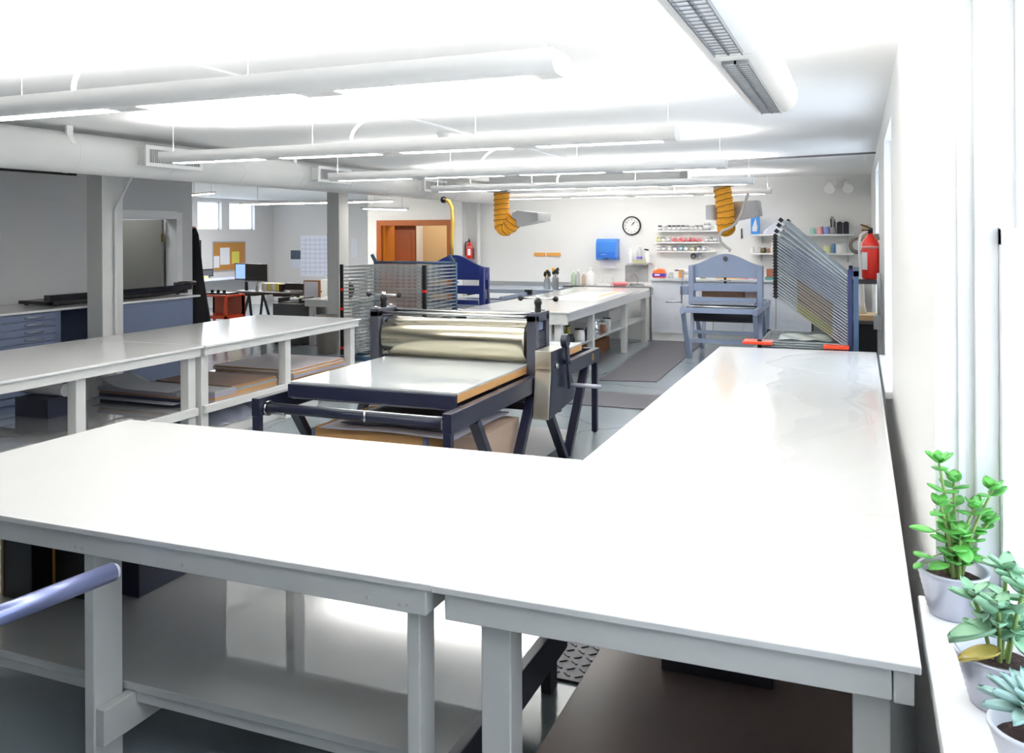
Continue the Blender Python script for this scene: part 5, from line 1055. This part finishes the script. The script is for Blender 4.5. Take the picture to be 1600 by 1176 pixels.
# on and under the island
tag(sheet_grid(-4.25, -3.42, 11.6, 13.6, 0.9205, lambda u, v: 0.0, 4, 4, 0.002).build('paper_sheet', mat('bright_white_paper', '#f4f4f4', 0.5), None, recalc=False), 'large white paper sheet lying on the island table', 'paper')
tag(bx(-3.62, -3.58, 12.4, 13.5, 0.923, 0.927).build('ruler', mat('yellow_ruler', '#d9bf4a', 0.4)), 'yellow ruler on the white sheet on the island', 'ruler')
rnd = random.Random(5)
its = [('yellow bottle under the island', -3.62, 10.55, 0.045, 0.24, mat('yellow_bottle', '#c9a02c', 0.4)), ('black tin under the island beside the yellow bottle', -3.52, 10.75, 0.06, 0.12, BLACK), ('second yellow bottle under the island', -3.62, 10.95, 0.04, 0.22, mat('olive_yellow_bottle', '#a89a3c', 0.4)), ('black-topped white tub under the island near its second leg', -3.5, 11.1, 0.07, 0.16, WHITEP),
       ('blue tin under the island right of the second leg', -3.52, 11.65, 0.07, 0.14, mat('navy_tin', '#2c3566', 0.3)), ('steel pot under the island', -3.55, 11.95, 0.09, 0.20, CHROME), ('brown jar under the island', -3.50, 12.2, 0.06, 0.12, mat('brown_jar', '#8a5a3c', 0.4)), ('clear jar under the island near the third leg', -3.55, 12.5, 0.06, 0.15, CLR), ('white tub under the island at the third leg', -3.6, 12.8, 0.07, 0.14, WHITEP)]
for lab, x, y, r, h, m in its: bottle('supply_jar', lab, x, y, 0.4305, r, h, m, BLACK if 'tub' in lab or 'bottle' in lab else WHITEP, 'jar', 'supplies on the island shelf', neck=0.6)
tag(bx(-4.3, -3.75, 12.0, 13.5, 0, 0.20).build('storage_crate', mat('brown_crate', '#9a5f30', 0.6)), 'brown wooden crate on the floor under the island', 'crate')
tag(bx(-4.4, -3.7, 13.3, 14.2, 0.4305, 0.62).build('paper_carton', WHITEP), 'white carton at the far end of the island shelf', 'box')
tag(bx(-4.45, -3.95, 10.1, 10.6, 0.4305, 0.70).build('storage_crate', mat('rust_crate', '#a5561c', 0.5)), 'rust-coloured crate at the near end of the island shelf', 'crate')

# ================================================================= PLANTS
def orient(d, up=Vector((0, 0, 1))):
    d = Vector(d).normalized(); s_ = d.cross(up)
    if s_.length < 1e-3: s_ = Vector((1, 0, 0))
    s_.normalize(); n = s_.cross(d).normalized()
    return Matrix((d, s_, n)).transposed()
def leaf(mb, base, d, L, W, T, cup=0.15):
    d = Vector(d).normalized(); M = orient(d); vs = []; nu, nv = 9, 6
    # teardrop leaf: narrow at the stalk, full near the tip, gently cupped
    top = []; 
    for k in (1, -1):
        for i in range(nu + 1):
            t = i / nu; w = W * (math.sin(PI * min(1, t ** 0.75)) ** 0.7 if 0 < t < 1 else 0.02)
            th = T * math.sin(PI * t) ** 0.5 if 0 < t < 1 else 0
            for j in range(nv + 1):
                u = -1 + 2 * j / nv
                z = k * th * math.sqrt(max(0, 1 - u * u)) + cup * W * u * u - 0.25 * L * t * t * cup
                vs.append(Vector(base) + M @ Vector((L * t, W and w * u, z)))
    n = (nu + 1) * (nv + 1); fs = []
    for k in (0, 1):
        for i in range(nu):
            for j in range(nv):
                a = k * n + i * (nv + 1) + j; q = (a, a + 1, a + nv + 2, a + nv + 1); fs.append(q if k else q[::-1])
    return mb.add(vs, fs, True)
def pot(label, x, y, z, r0, r1, h, m=ZINC, name='potted_succulent'):
    t = thing(name, label, 'plant', (x, y, z), 'plants on the window sill')
    prof = [(r0 * 0.97, 0), (r0, 0.006)]; n = 14
    for k in range(n + 1): f = k / n; prof.append((r0 + (r1 - r0) * f + 0.0022 * (k % 2), 0.01 + (h - 0.018) * f))
    prof += [(r1 + 0.004, h - 0.006), (r1 + 0.004, h), (r1 - 0.004, h), (r1 - 0.01, h - 0.03), (r0 * 0.9, h - 0.03)]
    MB().lathe((x, y, z), prof, n=40).build('pot', m, t)
    MB().lathe((x, y, z + h - 0.028), [(r1 - 0.008, 0), (r1 - 0.02, 0.006), (0.02, 0.010)], n=24).build('soil', SOIL, t)
    return t
ZW = 0.8855
R_ = random.Random(11)
# jade plant
x, y, h = 0.222, 2.50, 0.118
t = pot('tall jade plant with round green leaves in a ridged zinc pot, nearest the window corner', x, y, ZW, 0.058, 0.082, h, name='jade_plant')
st = MB(); lf = MB()
# branch tips as seen in the photo, spread in depth
tips = [((1467, 722), -0.01), ((1490, 752), 0.02), ((1552, 765), 0.0), ((1523, 792), -0.02), ((1545, 818), 0.03), ((1475, 812), 0.03), ((1500, 835), -0.04), ((1470, 790), -0.03)]
for k, ((ux, uy), dy) in enumerate(tips):
    T = py(ux, uy, 2.50 + dy); Bq = Vector((x + (T.x - x) * 0.25 + 0.01 * math.cos(k), y + dy * 0.5, ZW + h - 0.02))
    mid = Bq.lerp(T, 0.5) + Vector(((Bq.x - T.x) * 0.15, 0, 0.01))
    P = sm_path([Bq, mid, T], 3); st.tube(P, [0.006 - 0.0035 * i / (len(P) - 1) for i in range(len(P))], 8)
    L = len(P); nn = 5 if k in (0, 1, 2) else 4
    for q in range(nn):                 # opposite pairs up the stem
        f = 0.35 + 0.65 * q / (nn - 0.999); c = P[min(L - 1, int(f * (L - 1)))]; ph = q * PI / 2 + k
        for s_ in (0, 1):
            a = ph + s_ * PI; sz = R_.uniform(0.032, 0.05) * (0.9 if q == nn - 1 else 1.05)
            leaf(lf, c, (math.cos(a), math.sin(a), R_.uniform(0.0, 0.6) if q < nn - 1 else 0.9), sz, sz * 0.45, sz * 0.10)
    for a in (0.4, 1.6, 2.9, 4.4): leaf(lf, P[-1], (math.cos(a + k), math.sin(a + k), 1.1), 0.036, 0.0155, 0.0035)
for (ux, uy), d_, sz in (((1460, 830), (-0.9, -0.2, 0.15), 0.062), ((1480, 880), (-0.6, -0.5, -0.1), 0.058), ((1455, 870), (-0.6, -0.4, 0.2), 0.055), ((1497, 850), (0.3, -0.7, -0.45), 0.06), ((1512, 868), (0.8, -0.3, -0.1), 0.06), ((1440, 880), (-0.5, -0.5, -0.2), 0.03), ((1493, 880), (0.0, -0.8, 0.3), 0.035)):
    p = py(ux, uy, 2.47); leaf(lf, p, d_, sz, sz * 0.42, 0.005); st.tube([p, Vector((x + (p.x - x) * 0.4, y, p.z + 0.004)), Vector((x + (p.x - x) * 0.2, y, ZW + h - 0.02))], 0.002, 6)
st.build('stems', STEM, t); lf.build('leaves', LEAF1, t)
# broad grey-green succulent
x, y, h = 0.272, 2.06, 0.11
t = pot('broad grey-green succulent with one yellowing leaf, middle of the sill pots', x, y, ZW, 0.06, 0.085, h)
st = MB(); lf = MB()
for k, ((ux, uy), dy) in enumerate((((1520, 930), 0.0), ((1572, 890), 0.02), ((1600, 920), -0.02), ((1560, 950), -0.03), ((1590, 975), 0.03))):
    T = py(ux, uy, 2.05 + dy); Bq = Vector((x + (T.x - x) * 0.3, y + dy * 0.4, ZW + h - 0.02)); P = sm_path([Bq, Bq.lerp(T, 0.55) + Vector((0, 0, 0.015)), T], 3)
    st.tube(P, 0.0042, 8); L = len(P)
    for q in range(4):
        c = P[int((0.4 + 0.2 * q) * (L - 1))]
        for s_ in (0, 1): a = q * PI / 2 + s_ * PI + k; leaf(lf, c, (math.cos(a), math.sin(a), R_.uniform(0.1, 0.7)), R_.uniform(0.042, 0.056), 0.017, 0.004, 0.4)
    for a in (0.3, 2.2, 4.1): leaf(lf, P[-1], (math.cos(a + k), math.sin(a + k), 0.9), 0.045, 0.015, 0.004, 0.4)
for p, d_, L_, W_ in ((py(1560, 985, 2.03), (-1.0, -0.15, -0.25), 0.10, 0.034), (py(1585, 1000, 2.0), (0.5, -0.6, -0.2), 0.08, 0.03), (py(1590, 960, 2.0), (0.4, -0.5, 0.6), 0.07, 0.024), (py(1550, 960, 2.03), (-0.5, -0.4, 0.7), 0.06, 0.022)): leaf(lf, p, d_, L_, W_, 0.005, 0.5)
st.build('stems', STEM, t); lf.build('leaves', LEAF2, t)
leaf(MB(), py(1565, 1020, 2.02), (-1, -0.2, -0.2), 0.085, 0.027, 0.005, 0.4).build('yellow_leaf', LEAFY, t)
# blue rosette
x, y, h = 0.293, 1.80, 0.095
t = pot('blue-grey rosette succulent in a white pot, nearest the viewer on the sill', x, y, ZW, 0.05, 0.075, h, mat('pale_enamel_pot', '#e3e3ea', 0.3), 'rosette_succulent')
lf = MB()
for ring, (nn, tilt, L_) in enumerate(((9, 0.25, 0.085), (8, 0.6, 0.075), (6, 1.1, 0.06), (4, 2.0, 0.04))):
    for k in range(nn): a = 2 * PI * k / nn + ring * 0.4; leaf(lf, (x + 0.012 * math.cos(a), y + 0.012 * math.sin(a), ZW + h + 0.025 + 0.008 * ring), (math.cos(a), math.sin(a), tilt), L_, L_ * 0.20, 0.005, 0.5)
lf.build('leaves', LEAF3, t); MB().cyl((x, y, ZW + h - 0.02), (x, y, ZW + h + 0.05), 0.01).build('stem', STEM, t)

# ================================================================ DAYLIGHT
w = bpy.data.worlds.new('world'); S.world = w; w.use_nodes = True
bg = w.node_tree.nodes['Background']; bg.inputs[0].default_value = (0.74, 0.85, 1.0, 1); bg.inputs[1].default_value = 2.4
def portal(x, y0, y1, z0, z1, sx):
    l = bpy.data.lights.new('window_portal', 'AREA'); l.shape = 'RECTANGLE'; l.size = y1 - y0; l.size_y = z1 - z0
    o = bpy.data.objects.new('window_portal', l); COL.objects.link(o); l.cycles.is_portal = True
    o.location = (x, (y0 + y1) / 2, (z0 + z1) / 2)
    o.rotation_euler = Vector((sx, 0, 0)).to_track_quat('-Z', 'Y').to_euler()
    o.rotation_euler = Euler((PI / 2, 0, PI / 2 if sx < 0 else -PI / 2)) if False else (Matrix(((0, 0, -sx), (1, 0, 0), (0, 1, 0))) if sx < 0 else Matrix(((0, 0, -sx), (-1, 0, 0), (0, 1, 0)))).to_euler()
for a, b in WIN: portal(XRO + 0.02, a, b, ZS, ZT, -1)
for a, b in NW: portal(XN - 0.22, a, b, NZ0, NZ1, 1)
def room_fill(name, x, y, z, sx, sy, p, col=(1, 0.93, 0.82)):     # unseen area lights added to brighten the hall, office and passage
    l = bpy.data.lights.new(name, 'AREA'); l.shape = 'RECTANGLE'; l.size = sx; l.size_y = sy; l.energy = p; l.color = col
    o = bpy.data.objects.new(name, l); COL.objects.link(o); o.location = (x, y, z)
room_fill('hall_fill', -8.4, 16.6, ZC - 0.05, 1.2, 0.3, 26)
room_fill('office_fill', -12.6, 15.5, ZC - 0.05, 2.0, 0.3, 130, (1, 1, 1))
room_fill('passage_fill', -10.1, 9.0, ZC - 0.05, 0.5, 0.5, 9, (0.95, 0.97, 1))
vs_ = S.view_settings
vs_.view_transform = 'Standard'; vs_.look = 'None'; vs_.gamma = 1; vs_.use_curve_mapping = False; vs_.exposure = 0.65
S.display_settings.display_device = 'sRGB'
S.cycles.max_bounces = 10; S.cycles.diffuse_bounces = 6; S.cycles.transparent_max_bounces = 24
S.cycles.sample_clamp_indirect = 8.0
